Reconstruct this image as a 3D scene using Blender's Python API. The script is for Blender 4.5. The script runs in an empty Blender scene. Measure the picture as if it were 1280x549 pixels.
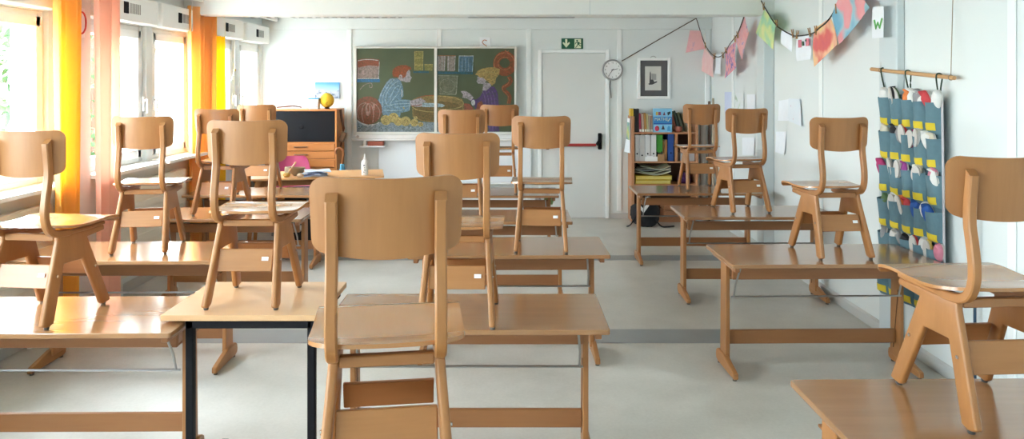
import bpy, bmesh, math, random
from mathutils import Vector, Matrix, noise
random.seed(7)
PI = math.pi
C = bpy.context.scene.collection
# ---------------------------------------------------------------- camera model (frame 1280x549)
F, CX, CY, H = 950.0, 640.0, 104.0, 1.65
FAR, XR, XL, CEIL, BACK = 9.30, 2.44, -3.05, 2.45, -2.3
DESK = 0.675

def P(x, y, Y):                       # a photo point at depth Y
    return Vector(((x - CX) * Y / F, Y, H - (y - CY) * Y / F))

def onX(x, y, X):                     # a photo point on the plane X = const
    return P(x, y, F * X / (x - CX))

# ---------------------------------------------------------------- mesh helpers
def obj(name, bm, mat, parent=None, smooth=None):
    me = bpy.data.meshes.new(name)
    bmesh.ops.recalc_face_normals(bm, faces=bm.faces)
    bm.to_mesh(me); bm.free()
    for m in (mat if isinstance(mat, (list, tuple)) else [mat]):
        me.materials.append(m)
    if smooth is not None:
        me.polygons.foreach_set('use_smooth', [True] * len(me.polygons))
        me.set_sharp_from_angle(angle=math.radians(smooth))
    o = bpy.data.objects.new(name, me)
    C.objects.link(o)
    if parent: o.parent = parent
    return o

def tag(o, label, cat, group=None, kind=None):
    o['label'] = label
    if cat: o['category'] = cat
    if group: o['group'] = group
    if kind: o['kind'] = kind
    return o

def thing(name, label, cat, loc=(0, 0, 0), rz=0, group=None, rot=None):
    o = bpy.data.objects.new(name, None); C.objects.link(o)
    o.empty_display_size = 0.05
    o.location = loc
    o.rotation_euler = rot if rot else (0, 0, rz)
    return tag(o, label, cat, group)

def struct(name, bm, mat, parent=None, smooth=None):
    o = obj(name, bm, mat, parent, smooth)
    if parent is None: o['kind'] = 'structure'
    return o

def dup(root, loc, rz, label, group=None):
    r = root.copy(); C.objects.link(r); r.location = loc; r.rotation_euler = (0, 0, rz)
    r['label'] = label
    if group: r['group'] = group
    for ch in list(root.children):
        c = ch.copy(); C.objects.link(c); c.parent = r
        for g in list(ch.children):
            d = g.copy(); C.objects.link(d); d.parent = c
    return r

def NB(): return bmesh.new()

def box(bm, x0, x1, y0, y1, z0, z1, bev=0.0, mi=0, seg=1):
    M = Matrix.Translation(((x0+x1)/2, (y0+y1)/2, (z0+z1)/2)) @ Matrix.Diagonal((abs(x1-x0), abs(y1-y0), abs(z1-z0), 1))
    before = set(bm.faces)
    g = bmesh.ops.create_cube(bm, size=1, matrix=M)
    if bev > 0:
        es = list({e for v in g['verts'] for e in v.link_edges})
        bmesh.ops.bevel(bm, geom=es, offset=bev, segments=seg, affect='EDGES', profile=0.5)
    for f in bm.faces:
        if f not in before: f.material_index = mi
    return bm

def prism(bm, pts, axis, a0, a1, bev=0.0, mi=0, seg=1, xf=None):
    # polygon pts in the other two axes (x: (y,z), y: (x,z), z: (x,y)), extruded from a0 to a1
    def v3(p, a):
        v = {'x': (a, p[0], p[1]), 'y': (p[0], a, p[1]), 'z': (p[0], p[1], a)}[axis]
        return xf(Vector(v)) if xf else Vector(v)
    before = set(bm.faces)
    A = [bm.verts.new(v3(p, a0)) for p in pts]
    B = [bm.verts.new(v3(p, a1)) for p in pts]
    n = len(pts)
    bm.faces.new(A[::-1]); bm.faces.new(B)
    for i in range(n):
        bm.faces.new((A[i], A[(i+1) % n], B[(i+1) % n], B[i]))
    if bev > 0:
        es = list({e for v in A + B for e in v.link_edges})
        bmesh.ops.recalc_face_normals(bm, faces=bm.faces)
        bmesh.ops.bevel(bm, geom=es, offset=bev, segments=seg, affect='EDGES', profile=0.5)
    for f in bm.faces:
        if f not in before: f.material_index = mi
    return bm

def tube(bm, pts, r, seg=8, closed=False, mi=0, flat=1.0, up=(0.13, 0.21, 0.97)):
    pts = [Vector(p) for p in pts]; n = len(pts)
    rr = r if isinstance(r, (list, tuple)) else [r] * n
    rings = []; U = Vector(up)
    for i, p in enumerate(pts):
        a = pts[(i-1) % n] if (i > 0 or closed) else p
        b = pts[(i+1) % n] if (i < n-1 or closed) else p
        t = (b - a).normalized()
        s = t.cross(U)
        if s.length < 1e-4: s = t.cross(Vector((1, 0.2, 0)))
        s.normalize(); w = s.cross(t).normalized()
        rings.append([bm.verts.new(p + s*math.cos(2*PI*k/seg)*rr[i] + w*math.sin(2*PI*k/seg)*rr[i]*flat) for k in range(seg)])
    m = n if closed else n - 1
    for i in range(m):
        a, b = rings[i], rings[(i+1) % n]
        for k in range(seg):
            f = bm.faces.new((a[k], a[(k+1) % seg], b[(k+1) % seg], b[k])); f.material_index = mi
    if not closed:
        f = bm.faces.new(rings[0][::-1]); f.material_index = mi
        f = bm.faces.new(rings[-1]); f.material_index = mi
    return bm

def lathe(bm, prof, c=(0, 0, 0), seg=24, mi=0, sx=1.0, sy=1.0):
    rings = []
    for r, z in prof:
        if r < 1e-5: rings.append([bm.verts.new((c[0], c[1], c[2]+z))])
        else: rings.append([bm.verts.new((c[0]+r*sx*math.cos(2*PI*k/seg), c[1]+r*sy*math.sin(2*PI*k/seg), c[2]+z)) for k in range(seg)])
    for a, b in zip(rings, rings[1:]):
        for k in range(seg):
            k2 = (k+1) % seg
            if len(a) == 1 and len(b) == 1: continue
            if len(a) == 1: f = bm.faces.new((a[0], b[k2], b[k]))
            elif len(b) == 1: f = bm.faces.new((a[k], a[k2], b[0]))
            else: f = bm.faces.new((a[k], a[k2], b[k2], b[k]))
            f.material_index = mi
    return bm

def sheet(bm, fn, nu, nv, th, mi=0, mi_back=None):
    # surface fn(u,v) -> Vector, given thickness th along its normal
    G = [[Vector(fn(i/nu, j/nv)) for j in range(nv+1)] for i in range(nu+1)]
    def nrm(i, j):
        a = G[min(i+1, nu)][j] - G[max(i-1, 0)][j]; b = G[i][min(j+1, nv)] - G[i][max(j-1, 0)]
        n = a.cross(b)
        return n.normalized() if n.length > 1e-9 else Vector((0, 0, 1))
    A = [[bm.verts.new(G[i][j] + nrm(i, j)*th/2) for j in range(nv+1)] for i in range(nu+1)]
    B = [[bm.verts.new(G[i][j] - nrm(i, j)*th/2) for j in range(nv+1)] for i in range(nu+1)]
    mb = mi if mi_back is None else mi_back
    for i in range(nu):
        for j in range(nv):
            f = bm.faces.new((A[i][j], A[i+1][j], A[i+1][j+1], A[i][j+1])); f.material_index = mi
            f = bm.faces.new((B[i][j], B[i][j+1], B[i+1][j+1], B[i+1][j])); f.material_index = mb
    for i in range(nu):
        for j in (0, nv):
            bm.faces.new((A[i][j], B[i][j], B[i+1][j], A[i+1][j])).material_index = mi
    for j in range(nv):
        for i in (0, nu):
            bm.faces.new((A[i][j], A[i][j+1], B[i][j+1], B[i][j])).material_index = mi
    return bm

def roundrect(x0, x1, y0, y1, r, n=5):
    r4 = r if isinstance(r, (list, tuple)) else [r]*4          # corners: (x1,y1) (x0,y1) (x0,y0) (x1,y0)
    out = []
    for (cx, cy, a0, rr) in ((x1, y1, 0, r4[0]), (x0, y1, 90, r4[1]), (x0, y0, 180, r4[2]), (x1, y0, 270, r4[3])):
        ccx = cx - rr if cx == x1 else cx + rr
        ccy = cy - rr if cy == y1 else cy + rr
        for k in range(n+1):
            a = math.radians(a0 + 90*k/n)
            out.append((ccx + rr*math.cos(a), ccy + rr*math.sin(a)))
    return out

def spline(pts, n=6):
    pts = [Vector(p) for p in pts]; out = []
    for i in range(len(pts)-1):
        p0 = pts[max(i-1, 0)]; p1 = pts[i]; p2 = pts[i+1]; p3 = pts[min(i+2, len(pts)-1)]
        for k in range(n):
            t = k/n
            out.append(0.5*((2*p1) + (p2-p0)*t + (2*p0-5*p1+4*p2-p3)*t*t + (3*p1-p0-3*p2+p3)*t**3))
    out.append(pts[-1]); return out

def text_bm(bm, s, size, M, ext=0.001, mi=0):
    cu = bpy.data.curves.new('t', 'FONT'); cu.body = s; cu.size = size; cu.extrude = ext; cu.align_x = 'CENTER'; cu.align_y = 'CENTER'
    to = bpy.data.objects.new('t', cu); C.objects.link(to)
    dg = bpy.context.evaluated_depsgraph_get(); dg.update()
    me = bpy.data.meshes.new_from_object(to.evaluated_get(dg))
    me.transform(M)
    nb = len(bm.faces)
    bm.from_mesh(me); bm.faces.ensure_lookup_table()
    for f in bm.faces[nb:]: f.material_index = mi
    bpy.data.objects.remove(to); bpy.data.curves.remove(cu); bpy.data.meshes.remove(me)

# ---------------------------------------------------------------- materials
def srgb(r, g, b):
    f = lambda c: (c/255/12.92 if c/255 <= 0.04045 else ((c/255+0.055)/1.055)**2.4)
    return (f(r), f(g), f(b), 1)

def new_mat(name):
    m = bpy.data.materials.new(name); m.use_nodes = True
    nt = m.node_tree; b = nt.nodes['Principled BSDF']
    return m, nt, b

def plain(name, col, rough=0.5, metal=0.0, var=0.0, scale=30, bump=0.0, spec=0.5):
    m, nt, b = new_mat(name)
    b.inputs['Base Color'].default_value = col
    b.inputs['Roughness'].default_value = rough
    b.inputs['Metallic'].default_value = metal
    b.inputs['Specular IOR Level'].default_value = spec
    if var > 0 or bump > 0:
        tc = nt.nodes.new('ShaderNodeTexCoord'); nz = nt.nodes.new('ShaderNodeTexNoise')
        nz.inputs['Scale'].default_value = scale; nz.inputs['Detail'].default_value = 4
        nt.links.new(tc.outputs['Object'], nz.inputs['Vector'])
        if var > 0:
            mx = nt.nodes.new('ShaderNodeMix'); mx.data_type = 'RGBA'
            mx.inputs['A'].default_value = tuple(c*(1-var) for c in col[:3]) + (1,)
            mx.inputs['B'].default_value = tuple(min(1, c*(1+var)) for c in col[:3]) + (1,)
            nt.links.new(nz.outputs['Fac'], mx.inputs['Factor'])
            nt.links.new(mx.outputs['Result'], b.inputs['Base Color'])
        if bump > 0:
            bp = nt.nodes.new('ShaderNodeBump'); bp.inputs['Strength'].default_value = bump; bp.inputs['Distance'].default_value = 0.01
            nt.links.new(nz.outputs['Fac'], bp.inputs['Height']); nt.links.new(bp.outputs['Normal'], b.inputs['Normal'])
    return m

def wood(name, light, dark, axis='x', rough=0.4, fine=60.0, coat=0.0, vary=0.06):
    m, nt, b = new_mat(name)
    L = nt.links.new
    tc = nt.nodes.new('ShaderNodeTexCoord'); oi = nt.nodes.new('ShaderNodeObjectInfo')
    off = nt.nodes.new('ShaderNodeVectorMath'); off.operation = 'ADD'
    sc = nt.nodes.new('ShaderNodeVectorMath'); sc.operation = 'SCALE'
    comb = nt.nodes.new('ShaderNodeCombineXYZ')
    for k in ('X', 'Y', 'Z'): L(oi.outputs['Random'], comb.inputs[k])
    L(comb.outputs[0], sc.inputs[0]); sc.inputs['Scale'].default_value = 9.0
    L(tc.outputs['Object'], off.inputs[0]); L(sc.outputs[0], off.inputs[1])
    mp = nt.nodes.new('ShaderNodeMapping'); L(off.outputs[0], mp.inputs['Vector'])
    s = {'x': (1.2, 14, 14), 'y': (14, 1.2, 14), 'z': (14, 14, 1.2)}[axis]
    mp.inputs['Scale'].default_value = s
    n1 = nt.nodes.new('ShaderNodeTexNoise'); n1.inputs['Scale'].default_value = 1.6; n1.inputs['Detail'].default_value = 6; n1.inputs['Distortion'].default_value = 0.6
    n2 = nt.nodes.new('ShaderNodeTexNoise'); n2.inputs['Scale'].default_value = fine/8; n2.inputs['Detail'].default_value = 3
    L(mp.outputs[0], n1.inputs['Vector']); L(mp.outputs[0], n2.inputs['Vector'])
    ad = nt.nodes.new('ShaderNodeMath'); ad.operation = 'MULTIPLY_ADD'; ad.inputs[1].default_value = 0.35
    L(n2.outputs['Fac'], ad.inputs[0])
    sb = nt.nodes.new('ShaderNodeMath'); sb.operation = 'MULTIPLY_ADD'; sb.inputs[1].default_value = 0.9; sb.inputs[2].default_value = -0.15
    L(n1.outputs['Fac'], sb.inputs[0]); L(sb.outputs[0], ad.inputs[2])
    mx = nt.nodes.new('ShaderNodeMix'); mx.data_type = 'RGBA'; mx.inputs['A'].default_value = dark; mx.inputs['B'].default_value = light
    L(ad.outputs[0], mx.inputs['Factor'])
    hs = nt.nodes.new('ShaderNodeHueSaturation')
    mr = nt.nodes.new('ShaderNodeMapRange'); mr.inputs['To Min'].default_value = 1-vary; mr.inputs['To Max'].default_value = 1+vary
    L(oi.outputs['Random'], mr.inputs['Value']); L(mr.outputs[0], hs.inputs['Value'])
    L(mx.outputs['Result'], hs.inputs['Color']); L(hs.outputs[0], b.inputs['Base Color'])
    b.inputs['Roughness'].default_value = rough
    b.inputs['Coat Weight'].default_value = coat; b.inputs['Coat Roughness'].default_value = 0.15
    return m

BL, BD = (0.43, 0.195, 0.066, 1), (0.30, 0.122, 0.037, 1)
M = {}
for ax in 'xyz':
    M['beech_'+ax] = wood('beech_'+ax, BL, BD, ax, 0.38)
M['beech_dark'] = wood('beech_dark', (0.43, 0.19, 0.072, 1), (0.33, 0.135, 0.046, 1), 'x', 0.42)
M['seat'] = wood('seat_wood', (0.40, 0.185, 0.066, 1), (0.345, 0.152, 0.05, 1), 'y', 0.22, 60, 0.45)
M['top'] = wood('desk_top_wood', (0.36, 0.182, 0.080, 1), (0.28, 0.134, 0.054, 1), 'x', 0.19, 40, 0.6)
M['top_light'] = wood('light_top_laminate', (0.62, 0.38, 0.20, 1), (0.55, 0.32, 0.16, 1), 'x', 0.35, 40)
M['edge'] = wood('desk_edge_wood', (0.34, 0.145, 0.052, 1), (0.25, 0.10, 0.034, 1), 'x', 0.4)
M['cab'] = wood('cabinet_wood', (0.55, 0.22, 0.06, 1), (0.43, 0.15, 0.038, 1), 'x', 0.4)
M['shelf'] = wood('shelf_wood', (0.50, 0.24, 0.12, 1), (0.40, 0.175, 0.08, 1), 'x', 0.45)
M['shelf_z'] = wood('shelf_wood_upright', (0.50, 0.24, 0.12, 1), (0.40, 0.175, 0.08, 1), 'z', 0.45)
M['darkwood'] = wood('dark_wood', (0.13, 0.045, 0.015, 1), (0.06, 0.02, 0.008, 1), 'z', 0.4)
M['pinwood'] = wood('pin_wood', (0.45, 0.27, 0.11, 1), (0.33, 0.18, 0.07, 1), 'z', 0.6)
M['rodwood'] = wood('rod_wood', (0.62, 0.36, 0.17, 1), (0.50, 0.27, 0.12, 1), 'y', 0.5)
M['wall'] = plain('wall_paint', (0.74, 0.785, 0.785, 1), 0.55, var=0.015, scale=3)
M['ceil'] = plain('ceiling_paint', (0.80, 0.82, 0.80, 1), 0.7)
M['trim'] = plain('trim_white', (0.85, 0.88, 0.88, 1), 0.4)
M['pillar'] = plain('pillar_grey', (0.60, 0.66, 0.68, 1), 0.5)
M['base'] = plain('baseboard_grey', (0.55, 0.56, 0.55, 1), 0.4)
M['white'] = plain('white_plastic', (0.85, 0.86, 0.86, 1), 0.35)
M['frame_w'] = plain('window_frame_white', (0.80, 0.80, 0.77, 1), 0.35)
M['black'] = plain('black_lacquer', (0.010, 0.010, 0.012, 1), 0.55, spec=0.1)
M['blackfab'] = plain('black_fabric', (0.015, 0.015, 0.018, 1), 0.9, bump=0.4, scale=200)
M['steel'] = plain('steel', (0.42, 0.42, 0.42, 1), 0.3, 1.0)
M['steel_l'] = plain('bright_steel', (0.75, 0.75, 0.75, 1), 0.25, 1.0)
M['glide'] = plain('glide_dark', (0.08, 0.075, 0.07, 1), 0.4)
M['paper'] = plain('paper_white', (0.86, 0.89, 0.93, 1), 0.8)
M['navy'] = plain('navy_paint', (0.02, 0.06, 0.11, 1), 0.5)

def floor_mat():
    m, nt, b = new_mat('linoleum')
    L = nt.links.new
    tc = nt.nodes.new('ShaderNodeTexCoord')
    n1 = nt.nodes.new('ShaderNodeTexNoise'); n1.inputs['Scale'].default_value = 1.3; n1.inputs['Detail'].default_value = 8; n1.inputs['Roughness'].default_value = 0.65
    n2 = nt.nodes.new('ShaderNodeTexNoise'); n2.inputs['Scale'].default_value = 60; n2.inputs['Detail'].default_value = 3
    L(tc.outputs['Object'], n1.inputs['Vector']); L(tc.outputs['Object'], n2.inputs['Vector'])
    a = nt.nodes.new('ShaderNodeMath'); a.operation = 'MULTIPLY_ADD'; a.inputs[1].default_value = 0.25
    L(n2.outputs['Fac'], a.inputs[0]); L(n1.outputs['Fac'], a.inputs[2])
    r = nt.nodes.new('ShaderNodeValToRGB')
    r.color_ramp.elements[0].position = 0.42; r.color_ramp.elements[0].color = (0.435, 0.412, 0.365, 1)
    r.color_ramp.elements[1].position = 0.82; r.color_ramp.elements[1].color = (0.585, 0.558, 0.505, 1)
    L(a.outputs[0], r.inputs[0]); L(r.outputs[0], b.inputs['Base Color'])
    b.inputs['Roughness'].default_value = 0.36
    return m
M['floor'] = floor_mat()
M['band'] = plain('floor_band', (0.27, 0.275, 0.27, 1), 0.4, var=0.08, scale=8)

def glass_mat():
    m, nt, b = new_mat('pane_glass')
    nt.nodes.remove(b)
    out = nt.nodes['Material Output']
    t = nt.nodes.new('ShaderNodeBsdfTransparent'); t.inputs[0].default_value = (0.96, 0.98, 0.98, 1)
    g = nt.nodes.new('ShaderNodeBsdfGlossy'); g.inputs['Roughness'].default_value = 0.02
    fr = nt.nodes.new('ShaderNodeFresnel'); fr.inputs[0].default_value = 1.35
    mx = nt.nodes.new('ShaderNodeMixShader')
    gm = nt.nodes.new('ShaderNodeNewGeometry'); sb = nt.nodes.new('ShaderNodeMath'); sb.operation = 'SUBTRACT'; sb.inputs[0].default_value = 1.0
    ml = nt.nodes.new('ShaderNodeMath'); ml.operation = 'MULTIPLY'
    nt.links.new(gm.outputs['Backfacing'], sb.inputs[1]); nt.links.new(sb.outputs[0], ml.inputs[0]); nt.links.new(fr.outputs[0], ml.inputs[1])
    nt.links.new(ml.outputs[0], mx.inputs[0]); nt.links.new(t.outputs[0], mx.inputs[1]); nt.links.new(g.outputs[0], mx.inputs[2])
    nt.links.new(mx.outputs[0], out.inputs[0])
    return m
M['glass'] = glass_mat()

def cloth_mat(name, col, trans, amt=0.5):
    m, nt, b = new_mat(name)
    out = nt.nodes['Material Output']
    b.inputs['Base Color'].default_value = col; b.inputs['Roughness'].default_value = 0.9; b.inputs['Specular IOR Level'].default_value = 0.1
    t = nt.nodes.new('ShaderNodeBsdfTranslucent'); t.inputs[0].default_value = trans
    mx = nt.nodes.new('ShaderNodeMixShader'); mx.inputs[0].default_value = amt
    nt.links.new(b.outputs[0], mx.inputs[1]); nt.links.new(t.outputs[0], mx.inputs[2]); nt.links.new(mx.outputs[0], out.inputs[0])
    return m
M['orange_cloth'] = cloth_mat('orange_curtain_cloth', (0.95, 0.58, 0.20, 1), (1.0, 0.72, 0.12, 1), 0.6)
M['peach_cloth'] = cloth_mat('peach_curtain_cloth', (0.94, 0.62, 0.50, 1), (1.0, 0.70, 0.56, 1), 0.55)

def paint_mat(name, stops, scale=6.0, detail=3.0, seed=0.0, stretch=(1, 1, 1)):
    # watercolour: colour ramp over soft noise, procedural
    m, nt, b = new_mat(name)
    tc = nt.nodes.new('ShaderNodeTexCoord'); mp = nt.nodes.new('ShaderNodeMapping')
    mp.inputs['Location'].default_value = (seed, seed*0.7, seed*1.3); mp.inputs['Scale'].default_value = stretch
    nz = nt.nodes.new('ShaderNodeTexNoise'); nz.inputs['Scale'].default_value = scale; nz.inputs['Detail'].default_value = detail
    r = nt.nodes.new('ShaderNodeValToRGB'); cr = r.color_ramp
    while len(cr.elements) > 1: cr.elements.remove(cr.elements[-1])
    cr.elements[0].position = stops[0][0]; cr.elements[0].color = stops[0][1]
    for p, c in stops[1:]:
        e = cr.elements.new(p); e.color = c
    L = nt.links.new
    L(tc.outputs['Object'], mp.inputs[0]); L(mp.outputs[0], nz.inputs['Vector']); L(nz.outputs['Fac'], r.inputs[0]); L(r.outputs[0], b.inputs['Base Color'])
    b.inputs['Roughness'].default_value = 0.85
    return m

def chalk_mat(name, col, amount=0.6, scale=45):
    col = tuple(0.80*(0.78*c + 0.22*(0.3*col[0]+0.6*col[1]+0.1*col[2])) for c in col[:3]) + (1,)
    m, nt, b = new_mat(name)
    tc = nt.nodes.new('ShaderNodeTexCoord'); nz = nt.nodes.new('ShaderNodeTexNoise')
    nz.inputs['Scale'].default_value = scale; nz.inputs['Detail'].default_value = 5; nz.inputs['Distortion'].default_value = 1.0
    r = nt.nodes.new('ShaderNodeValToRGB'); r.color_ramp.elements[0].position = 0.34; r.color_ramp.elements[1].position = 0.70
    g = 0.115
    base = (0.05, 0.072, 0.04)
    r.color_ramp.elements[0].color = tuple(base[i]*(1-amount*0.6) + col[i]*amount*0.6 for i in range(3)) + (1,)
    r.color_ramp.elements[1].color = col
    L = nt.links.new
    L(tc.outputs['Object'], nz.inputs['Vector']); L(nz.outputs['Fac'], r.inputs[0]); L(r.outputs[0], b.inputs['Base Color'])
    b.inputs['Roughness'].default_value = 0.95; b.inputs['Specular IOR Level'].default_value = 0.1
    return m

# ---------------------------------------------------------------- world, camera
sc = bpy.context.scene
w = bpy.data.worlds.new('sky'); sc.world = w; w.use_nodes = True
nt = w.node_tree; bg = nt.nodes['Background']
tc = nt.nodes.new('ShaderNodeTexCoord'); sx = nt.nodes.new('ShaderNodeSeparateXYZ'); rp = nt.nodes.new('ShaderNodeValToRGB')
nt.links.new(tc.outputs['Generated'], sx.inputs[0]); nt.links.new(sx.outputs['Z'], rp.inputs[0]); nt.links.new(rp.outputs[0], bg.inputs['Color'])
rp.color_ramp.elements[0].position = 0.0; rp.color_ramp.elements[0].color = (0.50, 0.54, 0.55, 1)
rp.color_ramp.elements[1].position = 0.6; rp.color_ramp.elements[1].color = (0.80, 0.90, 1.0, 1)
bg.inputs['Strength'].default_value = 22.0
cam = bpy.data.cameras.new('camera'); co = bpy.data.objects.new('camera', cam); C.objects.link(co)
co.location = (0, 0, H); co.rotation_euler = (PI/2, 0, 0)
cam.sensor_fit = 'HORIZONTAL'; cam.sensor_width = 36; cam.lens = F/1280*36; cam.shift_y = -(549/2 - CY)/1280; cam.clip_start = 0.05
sc.camera = co
sc.view_settings.view_transform = 'Standard'; sc.view_settings.look = 'None'; sc.view_settings.gamma = 1; sc.view_settings.use_curve_mapping = False
sc.view_settings.exposure = 1.22
sc.cycles.max_bounces = 12; sc.cycles.diffuse_bounces = 8; sc.cycles.glossy_bounces = 4; sc.cycles.transparent_max_bounces = 8
sc.cycles.use_denoising = True; sc.cycles.caustics_reflective = False; sc.cycles.caustics_refractive = False
sc.cycles.sample_clamp_indirect = 8

# ---------------------------------------------------------------- room shell
OUT = XL - 0.25
struct('floor', box(NB(), OUT, XR+0.15, BACK-0.15, FAR+0.15, -0.1, 0), M['floor'])
struct('ceiling', box(NB(), OUT, XR+0.15, BACK-0.15, FAR+0.15, CEIL, CEIL+0.15), M['ceil'])
struct('wall_far', box(NB(), OUT, XR+0.15, FAR, FAR+0.15, 0, CEIL), M['wall'])
struct('wall_right', box(NB(), XR, XR+0.15, BACK, FAR, 0, CEIL), M['wall'])
struct('wall_back', box(NB(), OUT, XR+0.15, BACK-0.15, BACK, 0, CEIL), M['wall'])
for k, (a, b_) in enumerate(((7.07, 7.275), (4.82, 5.09))):
    struct('trim_%d' % (20+k), box(NB(), XL, XR, a, b_, -0.002, 0.002), M['band'])
# windows in the left wall
WIN = [(-1.9, -0.95), (-0.85, 0.1), (0.45, 1.4), (1.5, 2.45), (2.8, 3.85), (3.95, 5.0), (5.41, 6.34), (6.44, 7.2), (7.5, 8.36), (8.5, 9.24)]
SILL, HEAD = 1.0, 2.12
bm = NB()
box(bm, OUT, XL, BACK, FAR, 0, SILL)
box(bm, OUT, XL, BACK, FAR, HEAD, CEIL)
prev = BACK
for a, b_ in WIN:
    box(bm, OUT, XL, prev, a, SILL, HEAD); prev = b_
box(bm, OUT, XL, prev, FAR, SILL, HEAD)
struct('wall_left', bm, M['wall'])
def area_portal(a, b_):
    l = bpy.data.lights.new('window_portal', 'AREA'); l.shape = 'RECTANGLE'; l.size = HEAD-SILL; l.size_y = b_-a
    l.cycles.is_portal = True
    o = bpy.data.objects.new('window_portal', l); C.objects.link(o)
    o.location = (OUT-0.02, (a+b_)/2, (SILL+HEAD)/2); o.rotation_euler = (0, -PI/2, 0)
for k, (a, b_) in enumerate(WIN):
    area_portal(a, b_)
    wroot = bpy.data.objects.new('window_%d' % (k+1), None); C.objects.link(wroot); wroot['kind'] = 'structure'
    wroot.location = (XL, a, 0)
    wd = b_-a
    bm = NB(); x0, x1 = -0.10, -0.035
    t = 0.055
    for (p, q, r, s) in ((0, t, SILL, HEAD), (wd-t, wd, SILL, HEAD), (t, wd-t, SILL, SILL+t), (t, wd-t, HEAD-t, HEAD)):
        box(bm, x0, x1, p, q, r, s, 0.004)
    for (p, q, r, s) in ((t-0.02, t+0.05, SILL+t-0.02, HEAD-t+0.02), (wd-t-0.05, wd-t+0.02, SILL+t-0.02, HEAD-t+0.02), (t, wd-t, SILL+t-0.02, SILL+t+0.05), (t, wd-t, HEAD-t-0.05, HEAD-t+0.02)):
        box(bm, x0-0.005, x1+0.018, p, q, r, s, 0.006)
    obj('window_frame', bm, M['frame_w'], wroot)
    obj('window_pane', box(NB(), -0.075, -0.069, t+0.04, wd-t-0.04, SILL+t+0.04, HEAD-t-0.04), M['glass'], wroot)
    hs = wd if k in (6, 8) else 0.08
    bm = NB()
    box(bm, -0.016, 0.0, hs-0.055, hs-0.025, 1.42, 1.54, 0.004); box(bm, 0.0, 0.03, hs-0.048, hs-0.032, 1.50, 1.516, 0.003); box(bm, 0.02, 0.035, hs-0.05, hs-0.03, 1.40, 1.52, 0.004)
    obj('window_handle', bm, M['white'], wroot)
    obj('window_sill', prism(NB(), [(-0.035, SILL-0.03), (0.16, SILL-0.03), (0.16, SILL-0.005), (-0.035, SILL)], 'y', -0.02, wd+0.02), M['trim'], wroot)
    bm = NB()
    box(bm, -0.02, 0.10, -0.03, wd+0.0, HEAD+0.005, HEAD+0.21, 0.008)
    vb = obj('shutter_box', bm, M['frame_w'], wroot)
    # grille on the room-side face, dark slider at one end
    bm = NB(); c0 = wd*0.5
    box(bm, 0.098, 0.106, c0-0.10, c0-0.03, HEAD+0.065, HEAD+0.155, 0.003)
    obj('vent_slider', bm, M['black'], vb)
    bm = NB()
    for q in range(8):
        yy = c0-0.005+q*0.022
        box(bm, 0.099, 0.1025, yy, yy+0.009, HEAD+0.07, HEAD+0.15)
    obj('vent_slots', bm, plain('slot_grey', (0.25, 0.24, 0.22, 1), 0.6), vb)
# pillars, beams, seam strips
def pillar(name, x0, x1, y0, y1): struct(name, box(NB(), x0, x1, y0, y1, 0, CEIL, 0.006), M['wall'])
struct('trim_1', box(NB(), XR-0.10, XR, 7.07, 7.26, 0, CEIL, 0.006), M['pillar'])
struct('trim_2', box(NB(), XR-0.05, XR, 4.72, 4.95, 0, CEIL, 0.006), M['pillar'])
struct('trim_3', box(NB(), XL, XL+0.04, 7.24, 7.46, 0, CEIL, 0.006), M['wall'])
struct('trim_4', box(NB(), XL, XL+0.07, 5.06, 5.38, 0, CEIL, 0.006), M['wall'])
struct('trim_5', box(NB(), XL, XR, 7.055, 7.275, 2.285, CEIL, 0.006), M['ceil'])
struct('trim_6', box(NB(), XL, XR, 4.75, 5.0, 2.29, CEIL, 0.006), M['ceil'])
struct('trim_19', box(NB(), 0.72, 0.726, 7.053, 7.06, 2.286, CEIL), M['pillar'])
struct('trim_7', box(NB(), XL, XR, FAR-0.03, FAR, 2.31, CEIL, 0.004), M['wall'])
n = 8
for px in (437, 549, 661, 774, 884):
    X = (px-CX)*FAR/F
    struct('trim_%d' % n, box(NB(), X-0.03, X+0.03, FAR-0.02, FAR, 0.09, 2.31, 0.006), M['trim']); n += 1
for yy in (8.38, 5.99, 3.70, 1.4):
    struct('trim_%d' % n, box(NB(), XR-0.012, XR, yy-0.03, yy+0.03, 0.09, CEIL, 0.005), M['trim']); n += 1
def skirting(a): return prism(NB(), [(0, 0), (0.014, 0), (0.014, 0.05), (0.006, 0.065), (0, 0.065)], *a)
struct('baseboard_far', prism(NB(), [(FAR, 0), (FAR-0.014, 0), (FAR-0.014, 0.05), (FAR-0.006, 0.06), (FAR, 0.06)], 'x', XL, XR), M['base'])
struct('baseboard_right', prism(NB(), [(XR, 0), (XR-0.014, 0), (XR-0.014, 0.06), (XR-0.006, 0.075), (XR, 0.075)], 'y', BACK, FAR), M['base'])
struct('baseboard_left', prism(NB(), [(XL, 0), (XL+0.014, 0), (XL+0.014, 0.06), (XL+0.006, 0.075), (XL, 0.075)], 'y', BACK, FAR), M['base'])
# emergency door in the far wall
D0, D1, DT = (672.5-CX)*FAR/F, (761-CX)*FAR/F, H-(62-CY)*FAR/F
droot = bpy.data.objects.new('door_1', None); C.objects.link(droot); droot['kind'] = 'structure'; droot.location = (0, FAR, 0)
bm = NB()
box(bm, D0, D0+0.045, -0.035, 0, 0, DT, 0.004); box(bm, D1-0.045, D1, -0.035, 0, 0, DT, 0.004); box(bm, D0+0.045, D1-0.045, -0.035, 0, DT-0.04, DT, 0.004)
obj('door_frame', bm, M['trim'], droot)
obj('door_leaf', box(NB(), D0+0.047, D1-0.047, -0.018, 0, 0.008, DT-0.045, 0.003), plain('door_grey', (0.68, 0.70, 0.69, 1), 0.45), droot)
zb = H-(180.5-CY)*FAR/F
bar = NB(); xa, xb = (684-CX)*FAR/F, (744-CX)*FAR/F
box(bar, xa, xb, -0.115, -0.085, zb-0.017, zb+0.017, 0.006)
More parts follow.
